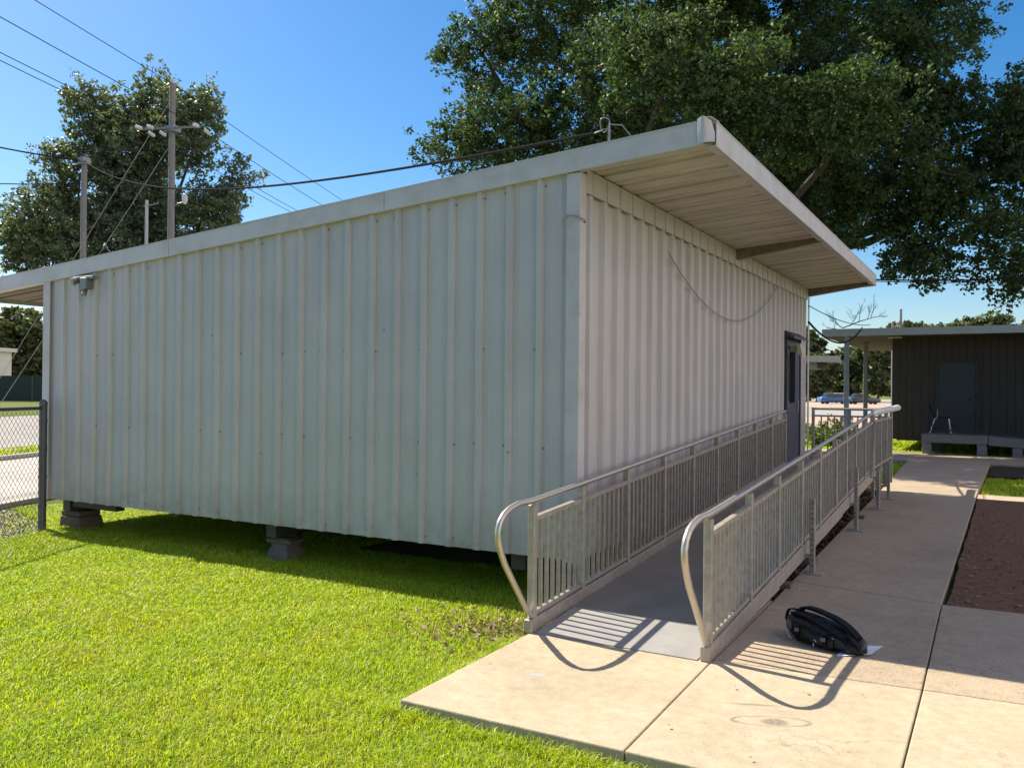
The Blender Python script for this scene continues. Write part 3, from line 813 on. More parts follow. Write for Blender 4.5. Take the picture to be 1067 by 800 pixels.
# landing guards: right side (level) and far end
def level_guard(p0, p1, z, posts, H=0.93):
    p0, p1 = Vector(p0), Vector(p1); d_ = (p1-p0); Ln = d_.length; d_.normalize()
    s = Vector((-d_.y, d_.x, 0))
    for t in posts:
        c = p0 + d_*t; b = MB(); b.box((c.x-0.025, c.y-0.025, z-0.35), (c.x+0.025, c.y+0.025, z+H-0.024), bev=0.004); b.build('post', M['alu'], rp)
    for a, b_ in zip(posts[:-1], posts[1:]):
        m_ = MB(); u, w = p0+d_*(a+0.028), p0+d_*(b_-0.028)
        for h in (0.80, 0.10): m_.bar((u.x, u.y, z+h), (w.x, w.y, z+h), 0.036, 0.032)
        n = max(2, round((w-u).length/0.105))
        for i in range(1, n):
            q = u + (w-u)*i/n; m_.box((q.x-0.011, q.y-0.011, z+0.117), (q.x+0.011, q.y+0.011, z+0.783))
        m_.build('baluster_panel', M['alu'], rp)
    h = MB(); h.tube([(p0.x, p0.y, z+H), (p1.x, p1.y, z+H)], 0.0225, 10); return h
level_guard((XR, 7.50, 0), (XR, 9.98, 0), 0.50, [0.0, 0.83, 1.66, 2.48]).build('handrail', M['pipe'], rp)
level_guard((0.10, 9.97, 0), (XR-0.04, 9.97, 0), 0.50, [0.03, 0.66, 1.28]).build('handrail', M['pipe'], rp)
# fat pale pipe end of the landing rail
sl = MB(); sl.tube([(XR, 7.46, 1.40), (XR, 7.5, 1.425), (XR, 7.6, 1.435), (XR, 11.15, 1.455), (XR, 11.17, 1.455)], [0.02, 0.036, 0.05, 0.055, 0.046], 14)
o = sl.build('rail_sleeve', M['white_plastic'], rp); o['label'] = 'fat white plastic pipe over the level end of the right handrail'
# brace strap and support legs
br = MB(); br.bar((XR+0.04, 7.30, 1.32), (XR+0.04, 6.9, 0.50), 0.025, 0.008); br.build('brace', M['alu'], rp)
for (x, y, h) in ((1.545, 2.10, 0.72), (1.545, 5.02, 0.80), (1.545, 7.30, 0.60), (1.545, 8.7, 0.62), (0.08, 7.3, 0.45)):
    lg = MB(); lg.box((x-0.024, y-0.024, 0.012), (x+0.024, y+0.024, h), bev=0.004)
    k = 0.08
    while k < h-0.03:
        lg.box((x-0.007, y-0.0252, k-0.007), (x+0.007, y+0.0252, k+0.007), mi=1)
        k += 0.05
    o = lg.build('support_leg', [M['alu'], M['steel_dark']], rp)
    bp = MB(); bp.box((x-0.10, y-0.09, 0.003), (x+0.10, y+0.09, 0.0118)); bp.build('base_plate', M['alu'], o)
    br = MB(); br.box((XR+0.03, y-0.02, dz(y)-0.045), (x+0.0, y+0.02, dz(y)-0.01)) if y < 7.4 and x > 1 else br.box((x-0.02, y-0.02, 0.40), (x+0.02, y+0.02, 0.42))
    br.build('bracket', M['alu'], o)
for (x, y) in ((1.40, 1.4), (1.40, 2.6), (1.40, 6.2)):
    fb = MB(); fb.box((x-0.10, y-0.08, -0.028), (x+0.10, y+0.08, 0.035)); fb.box((x-0.03, y-0.03, 0.0355), (x+0.03, y+0.03, dz(y)-0.055)); fb.build('support_block', M['block'], rp)

# ================================================================== BACKPACK and paper
def backpack():
    a = Vector((1.81, -0.09, 0)); b = Vector((2.32, -0.40, 0))
    ax = (b-a).normalized(); side = Vector((-ax.y, ax.x, 0))
    bp = empty('backpack', a*0.5+b*0.5, 'black backpack lying on its side on the walkway beyond the ramp foot', 'bag')
    Ln = (b-a).length
    # (t, centre offset sideways, half width, bottom z, top z)
    rings = [(-0.02, 0.0, 0.02, 0.10, 0.17), (0.0, 0.0, 0.07, 0.055, 0.235), (0.05, 0.0, 0.105, 0.025, 0.262), (0.15, 0.0, 0.13, 0.006, 0.268), (0.30, 0.0, 0.145, 0.004, 0.262),
             (0.45, 0.0, 0.15, 0.004, 0.248), (0.60, 0.0, 0.145, 0.004, 0.225), (0.75, 0.0, 0.13, 0.004, 0.195), (0.88, 0.0, 0.11, 0.004, 0.16), (0.96, 0.0, 0.085, 0.006, 0.125), (1.0, 0.0, 0.05, 0.02, 0.085), (1.01, 0, 0.01, 0.04, 0.06)]
    n = 28; vs = []
    for (t, off, hw, z0, z1) in rings:
        for k in range(n):
            w = 2*PI*k/n; cw, sw = math.cos(w), math.sin(w)
            e = 0.72
            cx = math.copysign(abs(cw)**e, cw)*hw; cz = math.copysign(abs(sw)**e, sw)*(z1-z0)/2 + (z0+z1)/2
            p = a + ax*(t*Ln) + side*(off+cx) + Vector((0, 0, cz))
            nz = mnoise.noise(p*11)*0.026 + mnoise.noise(p*27)*0.012
            d_ = (side*cw + Vector((0, 0, sw)))
            p = p + d_*nz
            p.z = max(p.z*0.64, 0.004)
            vs.append(p)
    m = MB(); R_ = len(rings)
    m.add(vs, [(r*n+k, r*n+(k+1) % n, (r+1)*n+(k+1) % n, (r+1)*n+k) for r in range(R_-1) for k in range(n)], True)
    m.add(vs[:n], [tuple(reversed(range(n)))]); m.add(vs[-n:], [tuple(range(n))])
    body = m.build('body', M['bag'], bp)
    md = body.modifiers.new('sub', 'SUBSURF'); md.levels = 1; md.render_levels = 2
    def P(t, s, z): return a + ax*(t*Ln) + side*s + Vector((0, 0, z*0.63 if z < 0.28 else 0.1764+(z-0.28)*0.40))
    def ribbon(pts, w, th, name, mt, nrm=None):
        r = MB(); vs = []
        pts = [Vector(p) for p in pts]
        # smooth the path
        dense = []
        for i in range(len(pts)-1):
            p0 = pts[max(i-1, 0)]; p1 = pts[i]; p2 = pts[i+1]; p3 = pts[min(i+2, len(pts)-1)]
            for k in range(6):
                u = k/6
                dense.append(0.5*((2*p1) + (-p0+p2)*u + (2*p0-5*p1+4*p2-p3)*u*u + (-p0+3*p1-3*p2+p3)*u**3))
        dense.append(pts[-1])
        for i, p in enumerate(dense):
            t = (dense[min(i+1, len(dense)-1)]-dense[max(i-1, 0)]).normalized()
            s_ = (nrm if nrm else side); s_ = (s_ - t*s_.dot(t)).normalized(); u = t.cross(s_)
            for q in ((-1, -1), (1, -1), (1, 1), (-1, 1)): vs.append(p + s_*(q[0]*w/2) + u*(q[1]*th/2))
        k = len(dense)
        r.add(vs, [(i*4+j_, i*4+(j_+1) % 4, (i+1)*4+(j_+1) % 4, (i+1)*4+j_) for i in range(k-1) for j_ in range(4)] + [(3, 2, 1, 0), tuple((k-1)*4+j_ for j_ in range(4))])
        return r.build(name, mt, bp)
    ribbon([P(0.03, 0.03, 0.25), P(0.10, 0.05, 0.325), P(0.22, 0.055, 0.345), P(0.42, 0.05, 0.325), P(0.62, 0.04, 0.285), P(0.80, 0.03, 0.225), P(0.92, 0.02, 0.16)], 0.06, 0.018, 'shoulder_strap', M['strap'])
    ribbon([P(0.04, -0.02, 0.26), P(0.16, -0.06, 0.285), P(0.36, -0.07, 0.272), P(0.60, -0.08, 0.225), P(0.80, -0.08, 0.18), P(0.92, -0.05, 0.12)], 0.05, 0.014, 'shoulder_strap', M['strap'])
    ribbon([P(0.06, 0.0, 0.29), P(-0.06, 0.0, 0.27), P(-0.105, 0.0, 0.18), P(-0.085, 0.0, 0.13), P(-0.03, 0.0, 0.16), P(0.0, 0.0, 0.22)], 0.028, 0.008, 'grab_handle', M['strap'])
    ribbon([P(0.86, -0.05, 0.19), P(0.95, -0.05, 0.16), P(1.0, -0.04, 0.10), P(0.99, -0.03, 0.03)], 0.03, 0.01, 'buckle_strap', M['strap'])
    # front pocket and grey end panel
    pk = MB(); vs = []
    for i in range(9):
        for k in range(7):
            u, v = i/8, k/6
            bulge = 0.05*math.sin(PI*u)**0.6*math.sin(PI*v)**0.6
            t = 0.22+0.55*u
            top = 0.19 - 0.05*u
            p = P(t, -0.125 - bulge, 0.02+top*v)
            vs.append(p + side*mnoise.noise(p*25)*0.008)
    pk.add(vs, [(i*7+k, (i+1)*7+k, (i+1)*7+k+1, i*7+k+1) for i in range(8) for k in range(6)], True)
    pk.build('front_pocket', M['bag'], bp)
    pn = MB(); vs = []
    for i in range(6):
        for k in range(6):
            u, v = i/5*2-1, k/5*2-1
            u2, v2 = u*math.sqrt(1-v*v/2), v*math.sqrt(1-u*u/2)
            vs.append(P(0.115+0.06*u2, -0.112-0.015*(1-u2*u2-v2*v2)-0.02*(u2+1)*0.5, 0.15+0.06*v2))
    pn.add(vs, [(i*6+k, (i+1)*6+k, (i+1)*6+k+1, i*6+k+1) for i in range(5) for k in range(5)], True); pn.build('side_panel', M['bag_panel'], bp)
    # pale zip pull and lower edge piping
    zp = MB(); zp.tube([P(0.03, -0.075, 0.10), P(0.06, -0.10, 0.06), P(0.12, -0.125, 0.03), P(0.18, -0.135, 0.02)], 0.004, 6);
    zp.build('piping', M['white'], bp)
    # small white zigzag mark and tag on the pocket
    lg = MB()
    for q in ([(0.572, 0.104), (0.598, 0.112), (0.583, 0.100), (0.608, 0.101), (0.597, 0.092)],):
        lg.tube([P(t, -0.178, z) for t, z in q], 0.0022, 5)
    lg.build('white_logo', M['white'], bp)
    # zip along the top edge of the pocket and two compression buckles
    z_ = MB(); z_.tube([P(0.20, -0.135, 0.215), P(0.35, -0.165, 0.222), P(0.55, -0.168, 0.20), P(0.78, -0.14, 0.155)], 0.006, 6); z_.build('zip', M['strap'], bp)
    for t0 in (0.30, 0.68):
        ribbon([P(t0, -0.06, 0.265-0.06*t0), P(t0+0.01, -0.13, 0.22-0.06*t0), P(t0+0.015, -0.165, 0.12), P(t0+0.02, -0.16, 0.03)], 0.022, 0.006, 'compression_strap', M['strap'], ax)
        k_ = MB(); c_ = P(t0+0.012, -0.172, 0.17-0.05*t0); k_.box((c_.x-0.016, c_.y-0.012, c_.z-0.013), (c_.x+0.016, c_.y+0.006, c_.z+0.013), bev=0.004); k_.build('buckle', M['bag_panel'], bp)
    tg = MB(); tg.tube([P(0.565, -0.175, 0.07), P(0.565, -0.176, 0.035)], 0.0025, 5); tg.build('pull_cord', M['white'], bp)
backpack()
pp = MB()
q = [ray_at(878, 690, 1), ray_at(915, 684, 1), ray_at(906, 671, 1), ray_at(870, 674, 1)]
pp.add([(2.17, -0.505, 0.006), (2.365, -0.375, 0.014), (2.41, -0.09, 0.004), (2.18, -0.22, 0.006), (2.17, -0.505, 0.0045), (2.365, -0.375, 0.0125), (2.41, -0.09, 0.0028), (2.18, -0.22, 0.0045)],
       [(0, 1, 2, 3), (7, 6, 5, 4), (0, 4, 5, 1), (1, 5, 6, 2), (2, 6, 7, 3), (3, 7, 4, 0)])
tag(pp.build('paper_sheet', M['paper']), 'white sheet of paper poking out from under the backpack', 'paper')

# ================================================================== GATE at the left
gt = empty('chain_link_gate', (-7.21, -0.16, GZ), 'grey chain link fence leaf hung on a post at the far left building corner', 'fence')
G0, G1 = Vector((-7.21, -0.16, 0)), Vector((-6.30, -2.28, 0))
dg = (G1-G0).normalized(); LG = (G1-G0).length
b = MB(); b.tube([(G0.x, G0.y, GZ-0.1), (G0.x, G0.y, 1.50)], 0.046, 12); b.lathe((G0.x, G0.y, 1.50), [(0.05, 0), (0.05, 0.02), (0.03, 0.05), (0.005, 0.06)], 12)
b.build('gate_post', M['galv_dark'], gt)
for z, r in ((1.455, 0.022),):
    b = MB(); b.tube([G0+dg*0.05+Vector((0, 0, z)), G1+Vector((0, 0, z))], r, 10); b.build('top_rail', M['galv_dark'], gt)
b = MB()
z0, z1 = GZ+0.04, 1.45
sp = 0.075
k = -z1
def clip(t0, zz0, t1, zz1):
    # clip the diagonal to 0..LG
    (ta, za), (tb, zb) = (t0, zz0), (t1, zz1)
    if ta > tb: (ta, za), (tb, zb) = (tb, zb), (ta, za)
    if tb <= 0.06 or ta >= LG: return None
    if ta < 0.06: za += (zb-za)*(0.06-ta)/(tb-ta); ta = 0.06
    if tb > LG: zb = za + (zb-za)*(LG-ta)/(tb-ta); tb = LG
    return (ta, za), (tb, zb)
hh = z1-z0
for sgn in (1, -1):
    t = -hh*0.8
    while t < LG+hh*0.8:
        c = clip(t, z0 if sgn > 0 else z1, t+hh*0.8, z1 if sgn > 0 else z0)
        if c:
            (ta, za), (tb, zb) = c
            off = Vector((dg.y, -dg.x, 0))*0.003*sgn
            b.tube([G0+dg*ta+Vector((0, 0, za))+off, G0+dg*tb+Vector((0, 0, zb))+off], 0.0030, 4, cap=False)
        t += sp
b.build('wire_mesh', M['galv_dark'], gt)
for z in (0.25, 0.6, 0.95, 1.3):
    b = MB(); b.tube([(G0.x, G0.y, z-0.012), (G0.x, G0.y, z+0.012)], 0.052, 12); b.build('tension_band', M['galv_dark'], gt)
fp = MB(); fp.tube([(-18.6, 7.1, GZ-0.1), (-18.6, 7.1, 1.78)], 0.055, 10); fp.lathe((-18.6, 7.1, 1.78), [(0.06, 0), (0.05, 0.04), (0.01, 0.06)], 10)
tag(fp.build('fence_post', M['galv_dark']), 'lone dark steel post on the grass strip beyond the driveway', 'post')

# ================================================================== TREES
def leaf_cloud(centers, radii, per, size, flat=0.75, droop_=0.0):
    """numpy: small folded leaf faces scattered round cluster centres -> verts, faces"""
    K = 7
    sd_ = rng.normal(size=(len(centers)*K, 3)); sd_ /= np.linalg.norm(sd_, axis=1, keepdims=True)
    sc_ = np.repeat(centers, K, axis=0) + sd_*(rng.random((len(sd_), 1))**0.45)*np.repeat(radii, K)[:, None]*np.array([1, 1, flat])
    sr_ = np.repeat(radii, K)*(0.22+0.22*rng.random(len(sd_)))
    per = max(1, per//K)
    C_ = np.repeat(sc_, per, axis=0); Rr = np.repeat(sr_, per)[:, None]
    n = len(C_)
    d_ = rng.normal(size=(n, 3)); d_ /= np.linalg.norm(d_, axis=1, keepdims=True)
    rad = rng.random((n, 1))**0.55
    pos = C_ + d_*rad*Rr*np.array([1, 1, 0.8])
    nrm = d_*0.6 + rng.normal(size=(n, 3))*0.75 + np.array([0, 0, 0.55]); nrm /= np.linalg.norm(nrm, axis=1, keepdims=True)
    t = np.cross(nrm, rng.normal(size=(n, 3))); t /= np.linalg.norm(t, axis=1, keepdims=True)
    s = np.cross(nrm, t)
    L = size*(0.65+0.7*rng.random((n, 1))); W = L*0.34
    base = pos - t*L*0.5; tip = pos + t*L*0.5 - nrm*L*0.12
    a = pos + s*W + nrm*L*0.06; b_ = pos - s*W + nrm*L*0.06
    verts = np.stack([base, a, tip, b_], axis=1).reshape(-1, 3)
    faces = np.arange(n*4, dtype=np.int32).reshape(-1, 4)
    return verts, faces

def crown_points(lobes, n, shell=0.55, seed=0):
    """cluster centres in a union of ellipsoids (centre, radii), more of them towards the outside"""
    r = np.random.default_rng(seed)
    vol = np.array([a[1][0]*a[1][1]*a[1][2] for a in lobes])**0.8; vol /= vol.sum()
    out = []
    tries = 0
    while len(out) < n and tries < n*30:
        tries += 1
        k = r.choice(len(lobes), p=vol)
        c, rd = lobes[k]
        d_ = r.normal(size=3); d_ /= np.linalg.norm(d_)
        m_ = 0.80 + 0.22*mnoise.noise(Vector((d_*1.9 + k*3.1).tolist())) + 0.16*mnoise.noise(Vector((d_*4.5 + k*1.7).tolist()))
        q = (shell + (1-shell)*r.random()**0.7) if r.random() < 0.72 else r.random()**(1/3)
        out.append(np.array(c) + d_*q*m_*np.array(rd))
    return np.array(out)

def limb(b, p0, p1, r0, r1, bend, seed, n=7):
    rr = random.Random(seed)
    p0, p1 = Vector(p0), Vector(p1); d_ = p1-p0
    off = Vector((rr.uniform(-1, 1), rr.uniform(-1, 1), rr.uniform(0.1, 0.9)))*d_.length*bend
    pts = []
    for i in range(n+1):
        u = i/n
        p = p0 + d_*u + off*4*u*(1-u)*0.5
        if 0 < i < n: p += Vector((rr.uniform(-1, 1), rr.uniform(-1, 1), rr.uniform(-1, 1)))*d_.length*0.025
        pts.append(p)
    b.tube(pts, [r0+(r1-r0)*(i/n)**0.8 for i in range(n+1)], 8, cap=False)
    return pts

def tree(name, base, trunk_h, trunk_r, lobes, ncl, per, crad, lsize, leafm, label, group=None, seed=1, twigs=0.35, cat='tree', shell=0.55, flat=0.75, extra=None):
    base = Vector(base)
    t = empty(name, base, label, cat, group)
    cent = crown_points(lobes, ncl, shell, seed)
    if extra is not None: cent = np.vstack([cent, extra])
    b = MB()
    fork = base + Vector((0.15, 0.1, trunk_h))
    b.tube([base - Vector((0, 0, 0.2)), base + Vector((0, 0, 0.15)), base+Vector((0.02, 0, trunk_h*0.35)), base+Vector((0.1, 0.05, trunk_h*0.7)), fork],
           [trunk_r*1.5, trunk_r*1.15, trunk_r*0.95, trunk_r*0.9, trunk_r*0.85], 12, cap=False)
    # main limbs into each lobe, then branches to clusters
    mains = []
    for k, (c, rd) in enumerate(lobes):
        if k > 5 and c[2] < fork.z + 3.6: continue       # low hanging masses hang from higher limbs
        pts = limb(b, fork - Vector((0, 0, trunk_h*0.1*(k % 3))), Vector(c) + Vector((0, 0, rd[2]*0.15)), trunk_r*0.42, trunk_r*0.09, 0.16, seed*31+k, 9)
        mains += pts[3:]
    mp = np.array([tuple(p) for p in mains])
    r = np.random.default_rng(seed+5)
    sel = r.permutation(len(cent))[:int(len(cent)*twigs)]
    nodes = [np.array(x) for x in mp]
    arr = np.array(nodes)
    order = sorted(sel, key=lambda i: np.min(np.linalg.norm(mp-cent[i], axis=1)))
    for i in order:
        dd = np.linalg.norm(arr - cent[i], axis=1); j_ = int(np.argmin(dd))
        if dd[j_] < 0.3: continue
        L_ = dd[j_]
        pts = limb(b, arr[j_], cent[i], max(0.02, min(trunk_r*0.13, 0.022*L_+0.015)), 0.012, 0.10, seed*77+int(i), 4)
        arr = np.vstack([arr, np.array([tuple(p) for p in pts[2:]])])
    b.build('trunk', M['bark'], t)
    rad = crad*(0.65+0.7*r.random(len(cent)))
    v, f = leaf_cloud(cent, rad, per, lsize, flat)
    np_mesh('crown', v, f, leafm, t)
    return t

def lobes_at(list_, depth_scale=0.9):
    """(right, depth, z, rx, rz[, ry]) relative to the viewing direction -> world ellipsoids"""
    out = []
    for q in list_:
        r_, dp, z, rx, rz = q[:5]
        p = far(r_, dp, z)
        out.append(((p.x, p.y, p.z), (rx, rx*depth_scale, rz)))
    return out

def px2(px, py, dp):
    """lateral metres and height of an image point at a depth (for reading sizes off the photograph)"""
    p = ray_at(px, py, dp); return (p-CAM).dot(_R), p.z

# the great oak behind the building
def L3(px, py, dp, rpx, rpy):
    a, z = px2(px, py, dp); s = dp/FPX
    return (a, dp, z, rpx*s, rpy*s)
oak_l = lobes_at([L3(530, 130, 24, 75, 60), L3(500, 60, 25, 50, 55), L3(560, 20, 25, 85, 70), L3(640, 110, 23, 95, 85), L3(700, 0, 26, 120, 90), L3(780, 130, 25, 120, 100),
                  L3(830, -10, 27, 120, 90), L3(900, 80, 24, 110, 95), L3(930, 185, 22, 85, 60), L3(1010, 130, 23, 85, 75), L3(1060, 190, 22, 75, 70), L3(960, 30, 25, 75, 60), L3(1030, 255, 21, 60, 42),
                  L3(680, 170, 26, 110, 70), L3(860, 190, 27, 90, 60), L3(760, -110, 27, 180, 90), L3(950, 245, 22, 45, 38), L3(470, 150, 24, 36, 32), L3(1110, 110, 24, 70, 60), L3(885, 232, 22.5, 46, 34), L3(840, 250, 24, 50, 34), L3(995, 215, 22, 50, 40), L3(1085, 150, 22, 50, 60), L3(1050, 282, 21, 48, 24), L3(955, 278, 21.5, 40, 26), L3(1060, 235, 21, 40, 36), L3(765, 95, 19.5, 85, 75), L3(850, 120, 19.5, 80, 60), L3(690, 60, 20, 70, 60), L3(905, 110, 19, 60, 60)])
ob = far(4.9, 26.5, GZ)
tree('oak_tree', ob, 3.6, 0.55, oak_l, 3100, 150, 0.62, 0.105, M['oak_leaf'], 'huge spreading live oak with a dense dark crown rising behind the portable building', None, seed=3, twigs=0.3, shell=0.5)
# the tall tree at the left, beyond the utility poles
pec_l = lobes_at([L3(140, 150, 46, 66, 62), L3(55, 225, 45, 54, 52), L3(195, 135, 45, 50, 55), L3(212, 225, 44, 44, 46), L3(110, 260, 46, 80, 60), L3(160, 92, 46, 30, 24), L3(90, 120, 46, 38, 40),
                  L3(30, 262, 45, 36, 34), L3(215, 105, 45, 22, 18), L3(244, 178, 44, 20, 20), L3(240, 215, 44, 22, 26), L3(70, 170, 45, 36, 34), L3(150, 320, 47, 90, 50), L3(150, 212, 46, 56, 42), L3(182, 262, 45, 52, 36), L3(118, 195, 47, 40, 40), L3(20, 235, 46, 26, 24)], 0.9)
tree('pecan_tree', far(-20.0, 46, GZ), 4.0, 0.42, pec_l, 1500, 110, 0.76, 0.17, M['pecan_leaf'], 'tall broad tree with an open grey green crown behind the utility poles', None, seed=9, twigs=0.4, shell=0.45)

# farther trees
def simple_tree(px, pybot, pytop, dp, wpx, label, group, seed, leaf='far_leaf', ncl=170, per=80):
    s = dp/FPX
    a, ztop = px2(px, pytop, dp)
    h = ztop-GZ
    w = wpx*s/2
    th = h*0.13
    r = random.Random(seed)
    ls = []
    for k in range(5):
        ls.append((a + r.uniform(-0.45, 0.45)*w, dp + r.uniform(-0.4, 0.4)*w, th + (h-th)*r.uniform(0.18, 0.75), w*r.uniform(0.5, 0.72), (h-th)*r.uniform(0.2, 0.34)))
    ls.append((a, dp, th+(h-th)*0.72, w*0.5, (h-th)*0.27))
    return tree('background_tree', far(a, dp, GZ), th, max(0.12, w*0.06), lobes_at(ls), ncl, per, w*0.26, max(0.22, 0.0055*dp), M[leaf], label, group, seed=seed, twigs=0.2)
BG = 'trees in the background'
simple_tree(24, 400, 315, 132, 100, 'leafy tree seen under the left roof overhang beside the corner of the building', BG, 21, ncl=200)
simple_tree(-30, 400, 312, 128, 80, 'bushy tree at the left edge of the picture behind the pale house', BG, 22, ncl=200)
simple_tree(852, 415, 366, 138, 50, 'dark round tree nearest the far end of the front wall, under the canopy roof', BG, 23, ncl=200)
simple_tree(842, 415, 340, 150, 44, 'tree whose top shows above the open canopy roof', BG, 24)
simple_tree(886, 415, 362, 145, 60, 'tree behind the front porch post, above the parked cars', BG, 25, ncl=200)
simple_tree(915, 415, 350, 136, 50, 'tall pale green tree between the rear porch post and the brown wall', BG, 26, ncl=200)
simple_tree(935, 415, 331, 88, 60, 'treetop poking above the brown building roof beside the distant pole', BG, 27)
simple_tree(985, 415, 334, 92, 80, 'low treetop above the middle of the brown building roof', BG, 28)
simple_tree(1045, 415, 331, 90, 90, 'low treetop above the right end of the brown building roof', BG, 29)
simple_tree(1100, 415, 330, 88, 80, 'treetop over the roof at the right edge of the picture', BG, 30)
# shrubs by the landing
def shrub(p, w, h, label, seed, n=26):
    t = empty('shrub', p, label, 'shrub', 'shrubs behind the landing')
    p = Vector(p)
    r = np.random.default_rng(seed)
    c = np.stack([p.x + r.normal(size=n)*w*0.33, p.y + r.normal(size=n)*w*0.33, p.z + 0.12 + r.random(n)*h*0.8], axis=1)
    b = MB()
    for q in c[::2]: b.tube([p - Vector((0, 0, 0.05)), Vector(q.tolist())*0.5 + p*0.5 + Vector((0.02, 0, 0.05)), Vector(q.tolist())], [0.012, 0.009, 0.005], 5, cap=False)
    b.build('stem', M['bark'], t)
    v, f = leaf_cloud(c, np.full(n, w*0.22), 46, 0.09); np_mesh('foliage', v, f, M['shrub_leaf'], t)
shrub(far(10.1, 28.2, GZ), 1.1, 0.62, 'low green shrub nearest the end of the building wall', 41)
shrub(far(10.9, 28.6, GZ), 1.3, 0.95, 'tallest bright shrub seen through the landing guard', 42, 36)
shrub(far(11.6, 28.0, GZ), 1.0, 0.55, 'low shrub just left of the front porch post', 43)
shrub(far(12.5, 29.5, GZ), 1.0, 0.6, 'small shrub between the two porch posts', 44)

# ================================================================== UTILITY POLES AND WIRES
wdir = Vector((-0.36, 0.945, 0)).normalized(); cdir = Vector((0.945, 0.36, 0)).normalized()
UP = 'utility poles at the left'
p1 = Vector((-28.9, 18.95, GZ))
po = empty('utility_pole', p1, 'tallest utility pole with a crossarm and white insulators before the left tree', 'pole', UP)
b = MB(); b.tube([p1-Vector((0, 0, 0.3)), p1+Vector((0, 0, 8)), p1+Vector((0, 0, 15.2))], [0.16, 0.15, 0.13], 12); b.build('shaft', M['pole'], po)
zc = 13.1
b = MB(); b.bar(p1+cdir*-1.35+Vector((0, 0, zc-GZ))-wdir*0.2, p1+cdir*1.45+Vector((0, 0, zc-GZ))-wdir*0.2, 0.08, 0.085); b.build('crossarm', M['pole'], po)
b = MB(); b.box((p1.x-0.3, p1.y-0.22, zc-0.15), (p1.x+0.32, p1.y+0.22, zc+0.12)); b.build('bracket', M['galv'], po)
attach = []
for k, a in enumerate((-1.3, -0.75, 1.4)):
    q = p1 + cdir*a + Vector((0, 0, zc-GZ))
    attach.append(q)
    for s in (1, -1):
        i_ = MB(); e0 = q + wdir*s*0.25; e1 = q + wdir*s*0.75 - Vector((0, 0, 0.05))
        pr = []
        for u in range(7): pr.append(e0 + (e1-e0)*u/6)
        i_.tube(pr, [0.02, 0.085, 0.03, 0.09, 0.03, 0.085, 0.02], 12); i_.build('insulator', M['porcelain'], po)
b = MB(); b.lathe((p1.x, p1.y, 15.1), [(0.05, 0), (0.10, 0.08), (0.05, 0.14), (0.10, 0.2), (0.03, 0.28)], 12); b.build('insulator', M['porcelain'], po)
lb = p1 + Vector((0, 0, 9.75))
b = MB(); b.tube([lb, lb + _R*0.3 + Vector((0, 0, 0.12)), lb + _R*0.58 + Vector((0, 0, 0.18))], 0.04, 8); o_l = b.build('lamp_arm', M['galv'], po)
b = MB(); c_ = lb + _R*0.6; b.lathe((c_.x, c_.y, c_.z+0.10), [(0.05, 0), (0.10, 0.08), (0.13, 0.2), (0.12, 0.34), (0.07, 0.44), (0.02, 0.48)], 14); b.build('lamp_globe', M['porcelain'], o_l)
def strand(pa, pb, sag, r, n=20): 
    b = MB(); b.tube(droop(pa, pb, sag, n), r, 5); return b
b = strand(p1+Vector((0, 0, 14.6)), Vector((-36.5, 14.6, GZ)), 0.05, 0.012); b.build('guy_wire', M['guy'], po)
b = strand(p1+Vector((0, 0, 12.6)), Vector((-36.0, 15.0, GZ)), 0.05, 0.012); b.build('guy_wire', M['guy'], po)
PW = 'overhead power lines'
tops = [(p1+Vector((0, 0, 15.2)), 'uppermost thin power line running over the top of the tall pole'),
        (attach[0], 'power line meeting the left end of the crossarm'),
        (attach[1], 'power line meeting the crossarm just left of the tall pole'),
        (attach[2], 'power line meeting the right end of the crossarm')]
for q, lab in tops:
    b = MB(); A = q - wdir*42; B = q + wdir*60
    pts = droop(A, q, 0.28, 14) + droop(q, B, 0.5, 14)[1:]
    b.tube(pts, 0.016, 5)
    tag(b.build('power_line', M['wire']), lab, 'wire', PW)
p2 = Vector((-34.16, 18.28, GZ))
po2 = empty('utility_pole', p2, 'shorter plain wooden pole left of the tall pole, with a thick cable at its top', 'pole', UP)
b = MB(); b.tube([p2-Vector((0, 0, 0.3)), p2+Vector((0, 0, 12.45))], [0.16, 0.125], 12); b.build('shaft', M['pole'], po2)
b = MB(); b.box((p2.x-0.2, p2.y-0.2, 12.0), (p2.x+0.2, p2.y+0.2, 12.32)); b.build('bracket', M['galv'], po2)
p3 = Vector((-31.6, 19.74, GZ))
po3 = empty('utility_pole', p3, 'slim pale pole standing between the two dark utility poles', 'pole', UP)
b = MB(); b.tube([p3-Vector((0, 0, 0.3)), p3+Vector((0, 0, 10.45))], [0.09, 0.075], 10); b.build('shaft', M['pole_pale'], po3)
b = MB(); b.bar(p3+Vector((0, 0, 10.15))-cdir*0.15, p3+Vector((0, 0, 10.3))+cdir*0.6, 0.05, 0.06); b.build('crossarm', M['pole'], po3)
A = p2 + Vector((0, 0, 12.25)); B = Vector((xw-0.14, yw, zt+0.17))
b = MB()
pts = droop(A, B, 0.85, 40)
b.tube(pts, [0.034 - 0.020*(i/40) for i in range(41)], 6); tag(b.build('service_cable', M['wire']), 'thick black service cable sagging from the short pole to the roof mast', 'wire', PW)
b = MB(); b.tube(droop(A, ray_at(-90, 132, 36), 0.15, 10), 0.034, 6); tag(b.build('service_cable', M['wire']), 'thick black cable from the short pole out of the left side of the picture', 'wire', PW)
b = MB(); b.tube(droop(p2+Vector((0, 0, 11.2)), ray_at(-90, 187, 36), 0.1, 10), 0.022, 6); tag(b.build('service_cable', M['wire']), 'lower thin cable from the short pole to the left', 'wire', PW)
